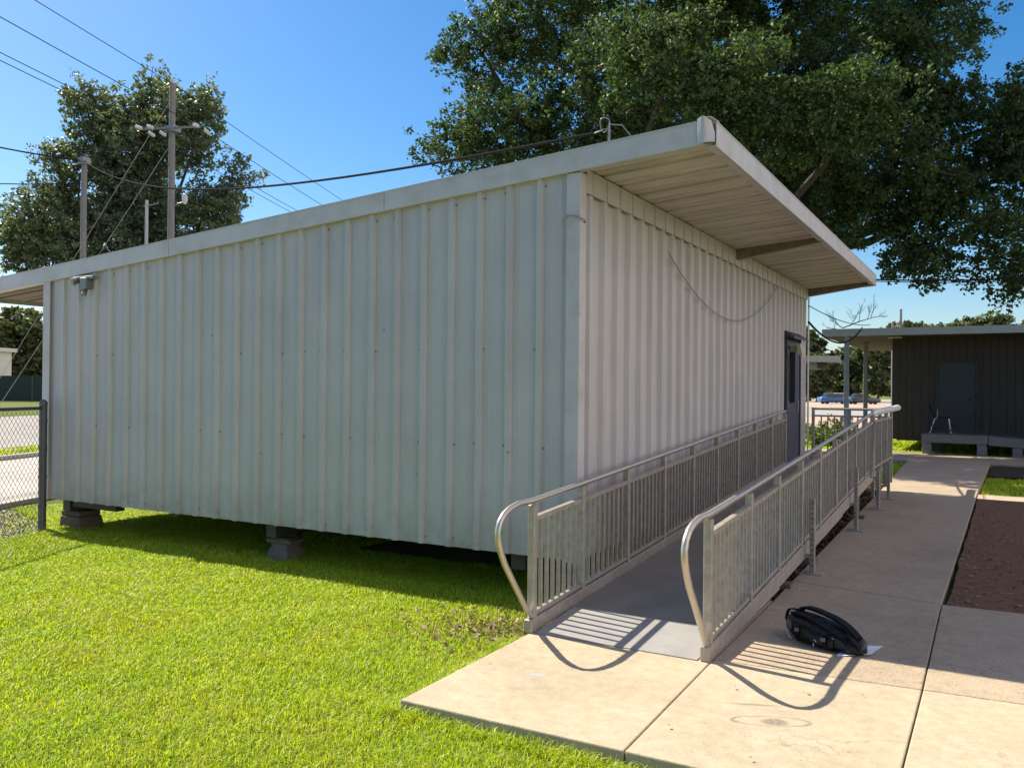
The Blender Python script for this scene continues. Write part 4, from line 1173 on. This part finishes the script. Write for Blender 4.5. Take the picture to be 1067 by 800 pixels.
# service drop from the roof's far corner to the right
b = MB(); A = Vector((OF-0.02, LE-0.05, zr(OF)+FT*0.6)); B = Vector((9.5, 16.5, 5.15)); b.tube(droop(A, B, 0.35, 20), 0.014, 6)
b.tube(droop(A-Vector((0, 0, 0.03)), B-Vector((0, 0, 0.02)), 0.37, 20), 0.008, 6)
tag(b.build('service_cable', M['wire']), 'twisted cable from the far roof corner across the oak to the right', 'wire', PW)
b = MB(); A = Vector((0.06, LB-0.1, 3.02)); B = Vector((-0.45, 20.9, 3.66)); b.tube(droop(A, B, 0.42, 20), 0.020, 6); tag(b.build('service_cable', M['wire']), 'dark cable drooping from the far wall corner to the brown building roof', 'wire', PW)
b = MB(); A = Vector((0.06, LB-0.1, 3.32)); B = Vector((-0.2, 20.7, 3.72)); b.tube(droop(A, B, 0.12, 20), 0.009, 6); tag(b.build('service_cable', M['wire']), 'thin wire above the dark drooping cable to the brown building', 'wire', PW)
dp = far(29.1, 64, GZ)
po4 = empty('utility_pole', dp, 'thin distant pole with a slanting stay above the brown building roof', 'pole')
b = MB(); b.tube([dp, dp+Vector((0, 0, 8.0))], [0.13, 0.09], 8); b.build('shaft', M['pole'], po4)
b = MB(); b.bar(dp+Vector((0, 0, 7.2)), dp-_R*0.9+Vector((0, 0, 6.0)), 0.07, 0.07); b.tube([dp-_R*0.6, dp-_R*0.6+Vector((0, 0, 7.0))], 0.09, 8); b.build('stay', M['pole'], po4)

# ================================================================== BROWN BUILDING at the right
bb = empty('brown_building', (4.3, 25.5, 0), 'dark brown wooden portable building with flat porch roof at the end of the walkway', 'building')
X0, X1, Y0, Y1 = 0.30, 9.5, 21.8, 30.5
def groove_wall(pa, pb, z0, z1, outward, name):
    pa, pb = Vector(pa), Vector(pb); d_ = (pb-pa); Ln = d_.length; d_.normalize(); o_ = Vector(outward)
    prof = []; t = 0.0
    while t < Ln:
        e = min(t+0.19, Ln); prof += [(t, 0.0), (e, 0.0)]
        if e+0.012 < Ln: prof += [(e+0.001, -0.012), (e+0.011, -0.012)]
        t = e+0.012
    n = len(prof); b = MB()
    lo = [pa+d_*t+o_*q+Vector((0, 0, z0)) for t, q in prof]; hi = [pa+d_*t+o_*q+Vector((0, 0, z1)) for t, q in prof]
    b.add(lo+hi, [(i, i+1, n+i+1, n+i) for i in range(n-1)])
    k = [pa-o_*0.1+Vector((0, 0, z0)), pb-o_*0.1+Vector((0, 0, z0)), pb-o_*0.1+Vector((0, 0, z1)), pa-o_*0.1+Vector((0, 0, z1))]
    b.add(k, [(3, 2, 1, 0)])
    b.add([lo[0], lo[-1], k[1], k[0]], [(3, 2, 1, 0)])
    return b.build(name, M['b2wall'], bb)
groove_wall((X0, Y0, 0), (X1, Y0, 0), 0.32, 3.42, (0, -1, 0), 'front_wall')
groove_wall((X0, Y1, 0), (X0, Y0+0.11, 0), 0.32, 3.42, (-1, 0, 0), 'side_wall')
b = MB(); b.box((X0+0.12, Y0+0.12, 0.28), (X1-0.05, Y1-0.05, 0.45)); b.build('floor_frame', M['wood_old'], bb)
b = MB(); b.box((X0+0.9, Y0+0.15, GZ), (X0+1.5, Y0+0.6, 0.279)); b.build('support_block', M['steel_dark'], bb)
b = MB(); b.box((5.3, Y0+0.15, GZ), (7.2, Y0+0.6, 0.279)); b.build('support_block', M['steel_dark'], bb)
b = MB(); b.box((-1.49, 20.42, 3.42), (X1+0.5, Y1+0.5, 3.58)); b.build('roof', M['rooftop'], bb)
b = MB(); b.box((-1.49, 20.42, 3.40), (X1+0.5, Y1+0.5, 3.419)); b.build('soffit', M['b2soffit'], bb)
b = MB(); b.box((-1.515, 20.395, 3.385), (X1+0.5, 20.418, 3.60), bev=0.004); b.build('fascia', M['b2fascia'], bb)
b = MB(); b.box((-1.515, 20.42, 3.385), (-1.492, Y1+0.5, 3.60), bev=0.004); b.build('fascia', M['b2fascia'], bb)
for y in (20.50, 24.72):
    b = MB(); b.box((-0.885, y-0.065, GZ-0.05), (-0.755, y+0.065, 3.399), bev=0.006); b.build('porch_post', M['b2post'], bb)
b = MB(); b.box((0.25, 21.0, 3.34), (0.62, 21.35, 3.398), bev=0.01); b.build('porch_lamp', M['lampbody'], bb)
# door
b = MB(); b.box((1.56, Y0-0.035, 0.55), (2.52, Y0-0.003, 2.62)); od = b.build('door', M['b2door'], bb)
b = MB(); b.box((1.48, Y0-0.05, 0.55), (1.555, Y0-0.003, 2.70)); b.box((2.525, Y0-0.05, 0.55), (2.60, Y0-0.003, 2.70)); b.box((1.556, Y0-0.05, 2.625), (2.524, Y0-0.003, 2.70)); b.build('door_frame', M['b2wall'], bb)
b = MB(); b.lathe((0, 0, 0), [(0.02, 0), (0.045, 0.03), (0.045, 0.06), (0.01, 0.075)], 10)
b.v = [(2.43 + x, Y0-0.036 - z, 1.56 + y) for x, y, z in b.v]; b.f = [tuple(reversed(f)) for f in b.f]; b.build('door_knob', M['steel_dark'], od)
# porch landing and ramp of the brown building
lb_ = empty('concrete_landing', (2.2, 20.9, 0), 'grey concrete landing and ramp with black railing before the brown building', 'ramp')
b = MB(); b.box((1.21, 20.42, 0.32), (2.86, 21.76, 0.56), bev=0.01); b.build('deck', M['b2conc'], lb_)
b = MB(); b.hexa([(2.88, 20.42, 0.30), (9.0, 20.42, -0.05), (9.0, 21.7, -0.05), (2.88, 21.7, 0.30)], [(2.88, 20.42, 0.55), (9.0, 20.42, 0.12), (9.0, 21.7, 0.12), (2.88, 21.7, 0.55)]); b.build('ramp_slab', M['b2conc'], lb_)
for x in (1.22, 2.60, 3.45):
    b = MB(); b.box((x, 20.44, GZ), (x+0.24, 20.75, 0.318 if x < 2.7 else 0.25), bev=0.01); b.build('support_block', M['b2conc'], lb_)
def black_guard(x0, x1, za, zb, posts):
    b = MB()
    def z(x): return za + (zb-za)*(x-x0)/(x1-x0)
    for h in (0.92, 0.10): b.bar((x0, 20.46, z(x0)+h), (x1, 20.46, z(x1)+h), 0.035, 0.035)
    x = x0+0.11
    while x < x1-0.03:
        b.bar((x, 20.46, z(x)+0.118), (x, 20.46, z(x)+0.90), 0.014, 0.014); x += 0.115
    b.build('baluster_panel', M['black_rail'], lb_)
    for x in posts:
        b = MB(); b.box((x-0.022, 20.438, z(x)+0.0), (x+0.022, 20.482, z(x)+0.95)); b.build('post', M['black_rail'], lb_)
black_guard(1.26, 2.83, 0.562, 0.562, (1.25, 2.83)); black_guard(2.9, 8.8, 0.55, 0.14, (4.4, 5.9, 7.4))
# student chair with a writing arm on that landing
ch = empty('desk_chair', (1.62, 21.05, 0.56), 'dark moulded school chair with writing arm and chrome legs on the concrete landing', 'chair')
cx, cy, cz = 1.62, 21.05, 0.562
b = MB(); vs = []
for i in range(7):
    for k in range(5):
        u, v = i/6, k/4*2-1
        vs.append((cx-0.12+0.42*u, cy+0.2*v, cz+0.44+0.025*v*v+0.02*u - (0.03*max(0, u-0.7))))
b.add(vs, [(i*5+k, (i+1)*5+k, (i+1)*5+k+1, i*5+k+1) for i in range(6) for k in range(4)], True)
b.add([(x, y_, z-0.014) for x, y_, z in vs], [(i*5+k+1, (i+1)*5+k+1, (i+1)*5+k, i*5+k) for i in range(6) for k in range(4)], True); b.build('seat', M['chair_blue'], ch)
b = MB(); vs = []
for i in range(6):
    for k in range(5):
        u, v = i/5, k/4*2-1
        vs.append((cx-0.17-0.10*u-0.03*v*v*-1, cy+0.2*v, cz+0.52+0.33*u))
b.add(vs, [(i*5+k, (i+1)*5+k, (i+1)*5+k+1, i*5+k+1) for i in range(5) for k in range(4)], True)
b.add([(x-0.016, y_, z) for x, y_, z in vs], [(i*5+k+1, (i+1)*5+k+1, (i+1)*5+k, i*5+k) for i in range(5) for k in range(4)], True); b.build('backrest', M['chair_blue'], ch)
b = MB(); b.hexa([(cx-0.02, cy-0.32, cz+0.70), (cx+0.50, cy-0.32, cz+0.71), (cx+0.50, cy+0.12, cz+0.71), (cx+0.15, cy-0.1, cz+0.70)], [(cx-0.02, cy-0.32, cz+0.72), (cx+0.50, cy-0.32, cz+0.73), (cx+0.50, cy+0.12, cz+0.73), (cx+0.15, cy-0.1, cz+0.72)]); b.build('writing_arm', M['desk_top'], ch)
b = MB(); b.tube([(cx-0.02, cy-0.28, cz+0.70), (cx-0.02, cy-0.26, cz+0.45), (cx-0.10, cy-0.2, cz+0.42)], 0.012, 8); b.build('arm_support', M['chrome'], ch)
for sy in (-1, 1):
    for (xa, xb) in ((-0.10, -0.22), (0.26, 0.32)):
        b = MB(); b.tube([(cx+xa, cy+sy*0.17, cz+0.43), (cx+xb, cy+sy*0.22, cz+0.01)], 0.012, 8); b.build('leg', M['chrome'], ch)
# dead branch lying on the porch roof
db = MB(); r_ = random.Random(5)
bp0 = Vector((-1.0, 20.9, 3.66))
def twig(p, d_, ln, rad, lev):
    q = p + d_*ln
    mid = p + d_*ln*0.5 + Vector((r_.uniform(-1, 1), r_.uniform(-1, 1), r_.uniform(-0.3, 0.6)))*ln*0.08
    db.tube([p, mid, q], [rad, rad*0.8, rad*0.5], 5, cap=False)
    if lev:
        for k in range(4 if lev > 1 else 3):
            u = r_.uniform(0.25, 1.0)
            nd = (d_ + Vector((r_.uniform(-0.9, 0.9), r_.uniform(-0.9, 0.9), r_.uniform(-0.2, 0.9)))).normalized()
            twig(p + d_*ln*u, nd, ln*r_.uniform(0.35, 0.6), rad*0.5, lev-1)
twig(bp0, Vector((0.9, 0.1, 0.32)).normalized(), 0.95, 0.02, 3); twig(bp0+Vector((0.2, 0, 0.05)), Vector((0.3, 0.3, 0.6)).normalized(), 0.55, 0.012, 3); twig(bp0, Vector((-0.5, 0.2, 0.45)).normalized(), 0.7, 0.014, 3); twig(bp0+Vector((0.1, 0, -0.06)), Vector((-0.9, 0.1, 0.12)).normalized(), 0.6, 0.016, 2)
tag(db.build('dead_branch', M['twig']), 'bare dead branch with fine twigs lying on the corner of the brown building porch roof', 'branch')
# low open canopy roof farther back
cn = empty('canopy_roof', far(10.8, 37, GZ), 'low open walkway canopy with a pale flat roof beyond the front porch post', 'canopy')
cA, cB = far(4.5, 37), far(14.2, 37)
dC = (cB-cA).normalized(); nC = Vector((-dC.y, dC.x, 0))
def obox(b, p, u0, u1, v0, v1, z0, z1):
    q = [p+dC*u0+nC*v0, p+dC*u1+nC*v0, p+dC*u1+nC*v1, p+dC*u0+nC*v1]
    b.hexa([(a.x, a.y, z0) for a in q], [(a.x, a.y, z1) for a in q])
LC = (cB-cA).length
b = MB(); obox(b, cA, 0, LC, 0.03, 3.2, 3.04, 3.22); b.build('roof', M['b2soffit'], cn)
b = MB(); obox(b, cA, 0, LC, 0.0, 0.028, 3.0, 3.27); obox(b, cA, LC+0.002, LC+0.03, 0.0, 3.2, 3.0, 3.27); b.build('fascia', M['b2fascia'], cn)
for u in (1.0, 4.5, 7.8):
    b = MB(); obox(b, cA, u, u+0.12, 2.4, 2.52, GZ, 3.039); b.build('post', M['b2post'], cn)
b = MB(); obox(b, cA, LC-0.55, LC-0.15, 1.2, 2.2, 2.72, 3.039); b.build('vent_box', M['galv_dark'], cn)

# ================================================================== CARS far off
def car(p, head, bm, label):
    c = empty('parked_car', p, label, 'car', 'cars parked in the far lot', rz=0)
    p = Vector(p); f = Vector((math.cos(head), math.sin(head), 0)); s = Vector((-f.y, f.x, 0))
    def Q(x, y, z): return p + f*x + s*y + Vector((0, 0, z))
    sec = [(-2.2, 0.45, 0.80, 0.72), (-2.15, 0.30, 0.92, 0.84), (-1.2, 0.22, 0.98, 0.88), (1.0, 0.22, 0.95, 0.88), (2.0, 0.28, 0.80, 0.82), (2.25, 0.42, 0.68, 0.68)]
    b = MB(); vs = []
    for x, z0, z1, w in sec: vs += [Q(x, -w, z0), Q(x, w, z0), Q(x, w, z1*0.82), Q(x, w*0.9, z1), Q(x, -w*0.9, z1), Q(x, -w, z1*0.82)]
    n = 6; k = len(sec)
    b.add(vs, [(i*n+j_, (i+1)*n+j_, (i+1)*n+(j_+1) % n, i*n+(j_+1) % n) for i in range(k-1) for j_ in range(n)] + [tuple(range(n)), tuple(reversed(range((k-1)*n, k*n)))], True)
    ob_ = b.build('body', bm, c)
    b = MB(); b.hexa([Q(-1.7, -0.78, 0.94), Q(0.95, -0.78, 0.94), Q(0.95, 0.78, 0.94), Q(-1.7, 0.78, 0.94)], [Q(-1.2, -0.62, 1.42), Q(0.25, -0.62, 1.42), Q(0.25, 0.62, 1.42), Q(-1.2, 0.62, 1.42)]); oc = b.build('cabin_glass', M['glass_dark'], c)
    b = MB(); b.hexa([Q(-1.22, -0.64, 1.422), Q(0.27, -0.64, 1.422), Q(0.27, 0.64, 1.422), Q(-1.22, 0.64, 1.422)], [Q(-1.1, -0.58, 1.47), Q(0.15, -0.58, 1.47), Q(0.15, 0.58, 1.47), Q(-1.1, 0.58, 1.47)]); b.build('roof', bm, c)
    for x in (-1.35, 1.4):
        for y in (-0.82, 0.66):
            b = MB(); b.tube([Q(x, y, 0.32), Q(x, y+0.16, 0.32)], 0.32, 14); b.build('wheel', M['tyre'], c)
car(far(44.6, 118, GZ+0.02), 0.55, M['car_blue'], 'blue parked car nearest the front porch post')
car(far(49.6, 128, GZ+0.02), 0.6, M['car_white'], 'white parked car beside the blue one in the far lot')
car(far(48.9, 119, GZ+0.02), 0.5, M['car_grey'], 'dark grey parked car between the two porch posts')

# far left: green windscreen fence, pale house
def wall_run(name, a, b_, z0, z1, th, m, parent):
    d_ = (b_-a).normalized(); n_ = Vector((-d_.y, d_.x, 0)); bb_ = MB()
    q = [a-n_*th/2, b_-n_*th/2, b_+n_*th/2, a+n_*th/2]
    bb_.hexa([(v.x, v.y, z0) for v in q], [(v.x, v.y, z1) for v in q]); return bb_.build(name, m, parent)
sf = empty('screened_fence', far(-50, 82, GZ), 'long fence covered with dark green screen cloth across the road at far left', 'fence')
a, b_ = far(-72, 82), far(-25, 83)
wall_run('screen', a, b_, GZ+0.05, 2.45, 0.03, M['windscreen'], sf)
for k in range(12):
    q = a + (b_-a)*(k/11.0); b = MB(); b.tube([(q.x, q.y, GZ-0.2), (q.x, q.y, 2.5)], 0.05, 8); b.build('post', M['galv_dark'], sf)
hs = empty('pale_house', far(-66, 112, GZ), 'pale flat roofed house partly seen at the left edge behind the green screen', 'building')
a, b_ = far(-90, 112), far(-68, 112)
n_ = Vector((-(b_-a).y, (b_-a).x, 0)).normalized(); b = MB()
q = [a, b_, b_+n_*4, a+n_*4]; b.hexa([(v.x, v.y, GZ) for v in q], [(v.x, v.y, 5.9) for v in q]); b.build('wall', M['stucco'], hs)
q = [a-n_*0.5, b_-n_*0.5+(b_-a).normalized()*0.5, b_+n_*4.5+(b_-a).normalized()*0.5, a+n_*4.5]; b = MB(); b.hexa([(v.x, v.y, 5.905) for v in q], [(v.x, v.y, 6.4) for v in q]); b.build('roof', M['stucco'], hs)
for k in range(3):
    c0 = a + (b_-a)*(0.55+0.16*k); b = MB(); d_ = (b_-a).normalized(); q = [c0-n_*0.04, c0+d_*1.2-n_*0.04, c0+d_*1.2-n_*0.003, c0-n_*0.003]; b.hexa([(v.x, v.y, 2.9) for v in q], [(v.x, v.y, 4.3) for v in q]); b.build('window', M['glass_dark'], hs)

# ================================================================== GRASS
def in_poly(x, y, poly):
    ins = np.zeros(len(x), bool); n = len(poly); j_ = n-1
    for i in range(n):
        xi, yi = poly[i]; xj, yj = poly[j_]
        c = ((yi > y) != (yj > y)) & (x < (xj-xi)*(y-yi)/(yj-yi+1e-12)+xi)
        ins ^= c; j_ = i
    return ins
def blades(n, xr, yr, poly, hrange, wrange, lean=0.55, dens=None, seed=1, z=GZ):
    r = np.random.default_rng(seed)
    x = r.uniform(*xr, n); y = r.uniform(*yr, n)
    k = in_poly(x, y, poly)
    if dens is not None: k &= r.random(n) < dens(x, y)
    x, y = x[k], y[k]; n = len(x)
    dist = np.hypot(x-CAM.x, y-CAM.y)
    tuft = np.array([mnoise.noise(Vector((a*2.2, b*2.2, 0.3))) for a, b in zip(x[::1], y[::1])]) if n < 400000 else np.zeros(n)
    h = r.uniform(*hrange, n)*(1+0.45*tuft); w = r.uniform(*wrange, n)*np.clip(dist/5.0, 0.8, 2.0)
    az = r.uniform(0, 2*PI, n); ln = lean*h*(0.3+r.random(n)*1.4)
    fx, fy = np.cos(az), np.sin(az); sa = az + PI/2 + r.normal(size=n)*0.5
    sx, sy = np.cos(sa)*w/2, np.sin(sa)*w/2
    P0 = np.stack([x-sx, y-sy, np.full(n, z-0.005)], 1); P1 = np.stack([x+sx, y+sy, np.full(n, z-0.005)], 1)
    mx, my, mz = x+fx*ln*0.35, y+fy*ln*0.35, z+h*0.62
    P2 = np.stack([mx+sx*0.75, my+sy*0.75, mz], 1); P3 = np.stack([mx-sx*0.75, my-sy*0.75, mz], 1)
    tx, ty, tz = x+fx*ln, y+fy*ln, z+h*(1-0.25*np.minimum(1, ln/h))
    P4 = np.stack([tx+sx*0.1, ty+sy*0.1, tz], 1); P5 = np.stack([tx-sx*0.1, ty-sy*0.1, tz], 1)
    V = np.stack([P0, P1, P2, P3, P4, P5], 1).reshape(-1, 3)
    i = np.arange(n, dtype=np.int32)[:, None]*6
    Fc = np.concatenate([i+np.array([0, 1, 2, 3]), i+np.array([3, 2, 4, 5])], 1).reshape(-1, 4)
    return V, Fc
bare = Vector((-0.15, -0.95, 0))
def dens_near(x, y):
    d_ = np.hypot((x-bare.x)/0.9, (y-bare.y)/0.6)
    f = np.clip(d_-0.15, 0.10, 1)
    f *= np.where((y > 0.9) & (x > -4.5), 0.4, 1.0)                       # sparse grass in the dry strip below the floor
    return f
lawn_poly = [(-9.4, 0.75), (-7.6, 0.12), (-7.0, -0.3), (-7.1, -1.4), (-7.6, -5.5), (3.2, -5.5), (3.2, -2.625), (0.16, -2.625), (0.155, 1.5), (-2.5, 2.6), (-9.0, 3.0)]
parts = []
V, Fc = blades(330000, (-3.2, 3.2), (-5.2, 1.0), lawn_poly, (0.018, 0.054), (0.0038, 0.0070), 0.8, dens_near, 3)
parts.append((V, Fc))
V, Fc = blades(300000, (-9.4, -3.2), (-3.6, 3.0), lawn_poly, (0.024, 0.054), (0.0042, 0.0070), 0.8, dens_near, 4)
parts.append((V, Fc))
# fringe overhanging the pad's edge
V, Fc = blades(2200, (0.1, 3.2), (-2.72, -2.625), [(0.0, -2.75), (3.3, -2.75), (3.3, -2.62), (0.0, -2.62)], (0.035, 0.085), (0.004, 0.006), 1.0, None, 5); parts.append((V, Fc))
V, Fc = blades(2500, (0.07, 0.165), (-2.7, -1.1), [(0.05, -2.75), (0.166, -2.75), (0.166, -1.0), (0.05, -1.0)], (0.035, 0.085), (0.004, 0.006), 1.0, None, 6); parts.append((V, Fc))
# coarse blades farther off: verge behind the drive and the strip by the walk
def quad_poly(*p): return [(q.x, q.y) if isinstance(q, Vector) else q for q in p]
V, Fc = blades(40000, (-23, -12), (-2, 14), quad_poly((-14.6, -1.0), (-19.4, 2.5), (-23, 13.5), (-20, 13.5)), (0.05, 0.10), (0.012, 0.018), 0.8, None, 7); parts.append((V, Fc))
V, Fc = blades(40000, (2.8, 9), (10.4, 17), [(2.82, 10.6), (9, 10.8), (9, 14.5), (2.9, 14.3)], (0.03, 0.07), (0.006, 0.010), 0.8, None, 8); parts.append((V, Fc))
V, Fc = blades(14000, (0.0, 1.25), (8.2, 17), [(0.75, 8.6), (1.27, 8.6), (1.12, 17.4), (-0.5, 17.4), (-0.5, 12.8), (0.8, 12.8)], (0.04, 0.08), (0.006, 0.010), 0.8, None, 9); parts.append((V, Fc))
V, Fc = blades(60000, (-4, 9), (20.8, 34), [(-4, 20.9), (9, 20.9), (9, 34), (-4, 34)], (0.06, 0.12), (0.012, 0.018), 0.8, None, 10); parts.append((V, Fc))
V, Fc = blades(9000, (-9.4, -7.0), (-3.2, 0.6), [(-9.4, -3.2), (-7.25, -2.2), (-7.0, -0.25), (-7.6, 0.1), (-9.2, 0.6)], (0.03, 0.06), (0.005, 0.007), 0.8, lambda x, y: np.clip(0.9-np.abs(y+0.2)*0.5, 0.15, 1), 12); parts.append((V, Fc))
off = 0; VV = []; FF = []
for v, f in parts: VV.append(v); FF.append(f+off); off += len(v)
tag(np_mesh('grass', np.vstack(VV), np.vstack(FF), M['grass']), 'bright green mown lawn grass in front of the building', 'grass', kind='stuff')

# fallen leaves, mulch chips and gravel
def flakes(n, poly, xr, yr, size, z, m, name, label, cat, seed, gauss=None, up=0.5):
    r = np.random.default_rng(seed)
    if gauss: x = r.normal(gauss[0], gauss[2], n); y = r.normal(gauss[1], gauss[3], n)
    else: x = r.uniform(*xr, n); y = r.uniform(*yr, n)
    if poly: k = in_poly(x, y, poly); x, y = x[k], y[k]
    n = len(x)
    c = np.stack([x, y, z + r.random(n)*0.02], 1)
    nrm = r.normal(size=(n, 3))*up + np.array([0, 0, 1]); nrm /= np.linalg.norm(nrm, axis=1, keepdims=True)
    t = np.cross(nrm, r.normal(size=(n, 3))); t /= np.linalg.norm(t, axis=1, keepdims=True); s = np.cross(nrm, t)
    L = size*(0.5+r.random((n, 1))); W = L*(0.25+0.3*r.random((n, 1)))
    V = np.stack([c-t*L/2, c+s*W+nrm*L*0.1, c+t*L/2, c-s*W+nrm*L*0.1], 1).reshape(-1, 3)
    return tag(np_mesh(name, V, np.arange(n*4, dtype=np.int32).reshape(-1, 4), m), label, cat, kind='stuff')
flakes(900, [(-2.0, -2.6), (0.165, -2.6), (0.165, 0.2), (-2.0, 0.2)], None, None, 0.035, GZ+0.02, M['dry_leaf'], 'fallen_leaves', 'dry brown leaves scattered where the lawn meets the ramp foot', 'leaves', 51, gauss=(-0.05, -0.85, 0.42, 0.40))
flakes(9000, [(0.2, 0.95), (1.43, 0.95), (1.43, 1.69), (1.36, 5.2), (1.26, 10.2), (1.18, 12.3), (0.3, 12.3)], (0.2, 1.5), (0.9, 12.5), 0.05, -0.028, M['mulch_chip'], 'mulch_chips', 'dark wood mulch chips along the ramp edge', 'mulch', 52, up=0.4)
flakes(6000, [(-9.4, -3.2), (-7.25, -2.2), (-7.0, -0.25), (-7.6, 0.1), (-9.2, 0.6)], (-9.4, -7), (-3.2, 0.6), 0.04, GZ+0.010, M['stone'], 'gravel', 'loose grey gravel at the foot of the chain link gate', 'gravel', 53, up=0.6)
flakes(900, [(2.735, 1.5), (7.4, 1.6), (7.4, 9.6), (2.81, 9.6)], None, None, 0.035, -0.011, M['dry_leaf'], 'straw_bits', 'pale straw and leaf bits along the edge of the bare dirt bed', 'straw', 55, gauss=(2.85, 3.2, 0.45, 1.9), up=0.2)
flakes(600, [(2.735, 1.5), (7.4, 1.6), (7.4, 9.6), (2.81, 9.6)], (2.7, 7.4), (1.5, 9.6), 0.028, -0.012, M['mulch_chip'], 'soil_crumbs', 'dark crumbs of soil and bark over the bare dirt bed', 'soil', 56, up=0.4)
flakes(80, None, (1.5, 6), (-2.5, 9.5), 0.02, 0.004, M['dry_leaf'], 'fallen_leaves', 'a few dry leaves lying on the concrete walkway', 'leaves', 54, up=0.15)

# ================================================================== LIGHT, SKY, CAMERA
sun_dir = Vector((-0.855, 0.105, 1.0)).normalized()      # towards the sun
elev = math.asin(sun_dir.z); az = math.atan2(sun_dir.x, sun_dir.y)
FILL_CLOUD = (17.0, 14.0, 12.4)
w = bpy.data.worlds.new('World'); S.world = w; w.use_nodes = True
wt = w.node_tree
bg = wt.nodes.get('Background') or wt.nodes.new('ShaderNodeBackground')
sky = wt.nodes.new('ShaderNodeTexSky'); sky.sky_type = 'NISHITA'; sky.sun_disc = False
sky.sun_elevation = elev; sky.sun_rotation = az; sky.altitude = 0; sky.air_density = 1.0; sky.dust_density = 0.8; sky.ozone_density = 3.0
hs = wt.nodes.new('ShaderNodeHueSaturation'); hs.inputs['Saturation'].default_value = 1.40
wt.links.new(sky.outputs[0], hs.inputs['Color'])
# unseen bright clouds added in the eastern sky to light the shaded walls
tcw = wt.nodes.new('ShaderNodeTexCoord'); dvec = tcw.outputs['Generated']
dotn = wt.nodes.new('ShaderNodeVectorMath'); dotn.operation = 'DOT_PRODUCT'; dotn.inputs[1].default_value = Vector((0.95, 0.22, 0.22)).normalized()
wt.links.new(dvec, dotn.inputs[0])
near_e = ramp(wt, [(0.50, 0.0), (0.74, 1.0)], dotn.outputs['Value'])
cl = ramp(wt, [(0.38, 0.0), (0.56, 1.0)], noise(wt, 2.6, 6, 0.6, vec=dvec, stretch=(1, 1, 1.8)))
cmask = math_(wt, 'MULTIPLY', near_e, cl)
skc = mixc(wt, cmask, hs.outputs['Color'], FILL_CLOUD)
wt.links.new(skc, bg.inputs['Color']); bg.inputs['Strength'].default_value = 0.075
sd = bpy.data.lights.new('sun', 'SUN'); sd.energy = 4.4; sd.angle = math.radians(0.53); sd.color = (1.0, 0.91, 0.76)
so = bpy.data.objects.new('sun', sd); COL.objects.link(so)
so.rotation_euler = sun_dir.to_track_quat('Z', 'Y').to_euler(); so.location = (-20, 0, 30)

cd = bpy.data.cameras.new('camera'); cam = bpy.data.objects.new('camera', cd); COL.objects.link(cam)
cd.sensor_width = 36; cd.lens = 36*FPX/1067; cd.clip_start = 0.1; cd.clip_end = 3000
m = Matrix.Identity(4)
for i in range(3): m[i][0] = R3[i]; m[i][1] = U3[i]; m[i][2] = -F2[i]; m[i][3] = CAM[i]
cam.matrix_world = m
S.camera = cam
S.view_settings.view_transform = 'Standard'; S.view_settings.look = 'None'; S.view_settings.gamma = 1.0; S.view_settings.use_curve_mapping = False
S.view_settings.exposure = 1.1
S.render.engine = 'CYCLES'
S.cycles.use_denoising = True
S.cycles.max_bounces = 8; S.cycles.diffuse_bounces = 4; S.cycles.glossy_bounces = 3; S.cycles.transmission_bounces = 4
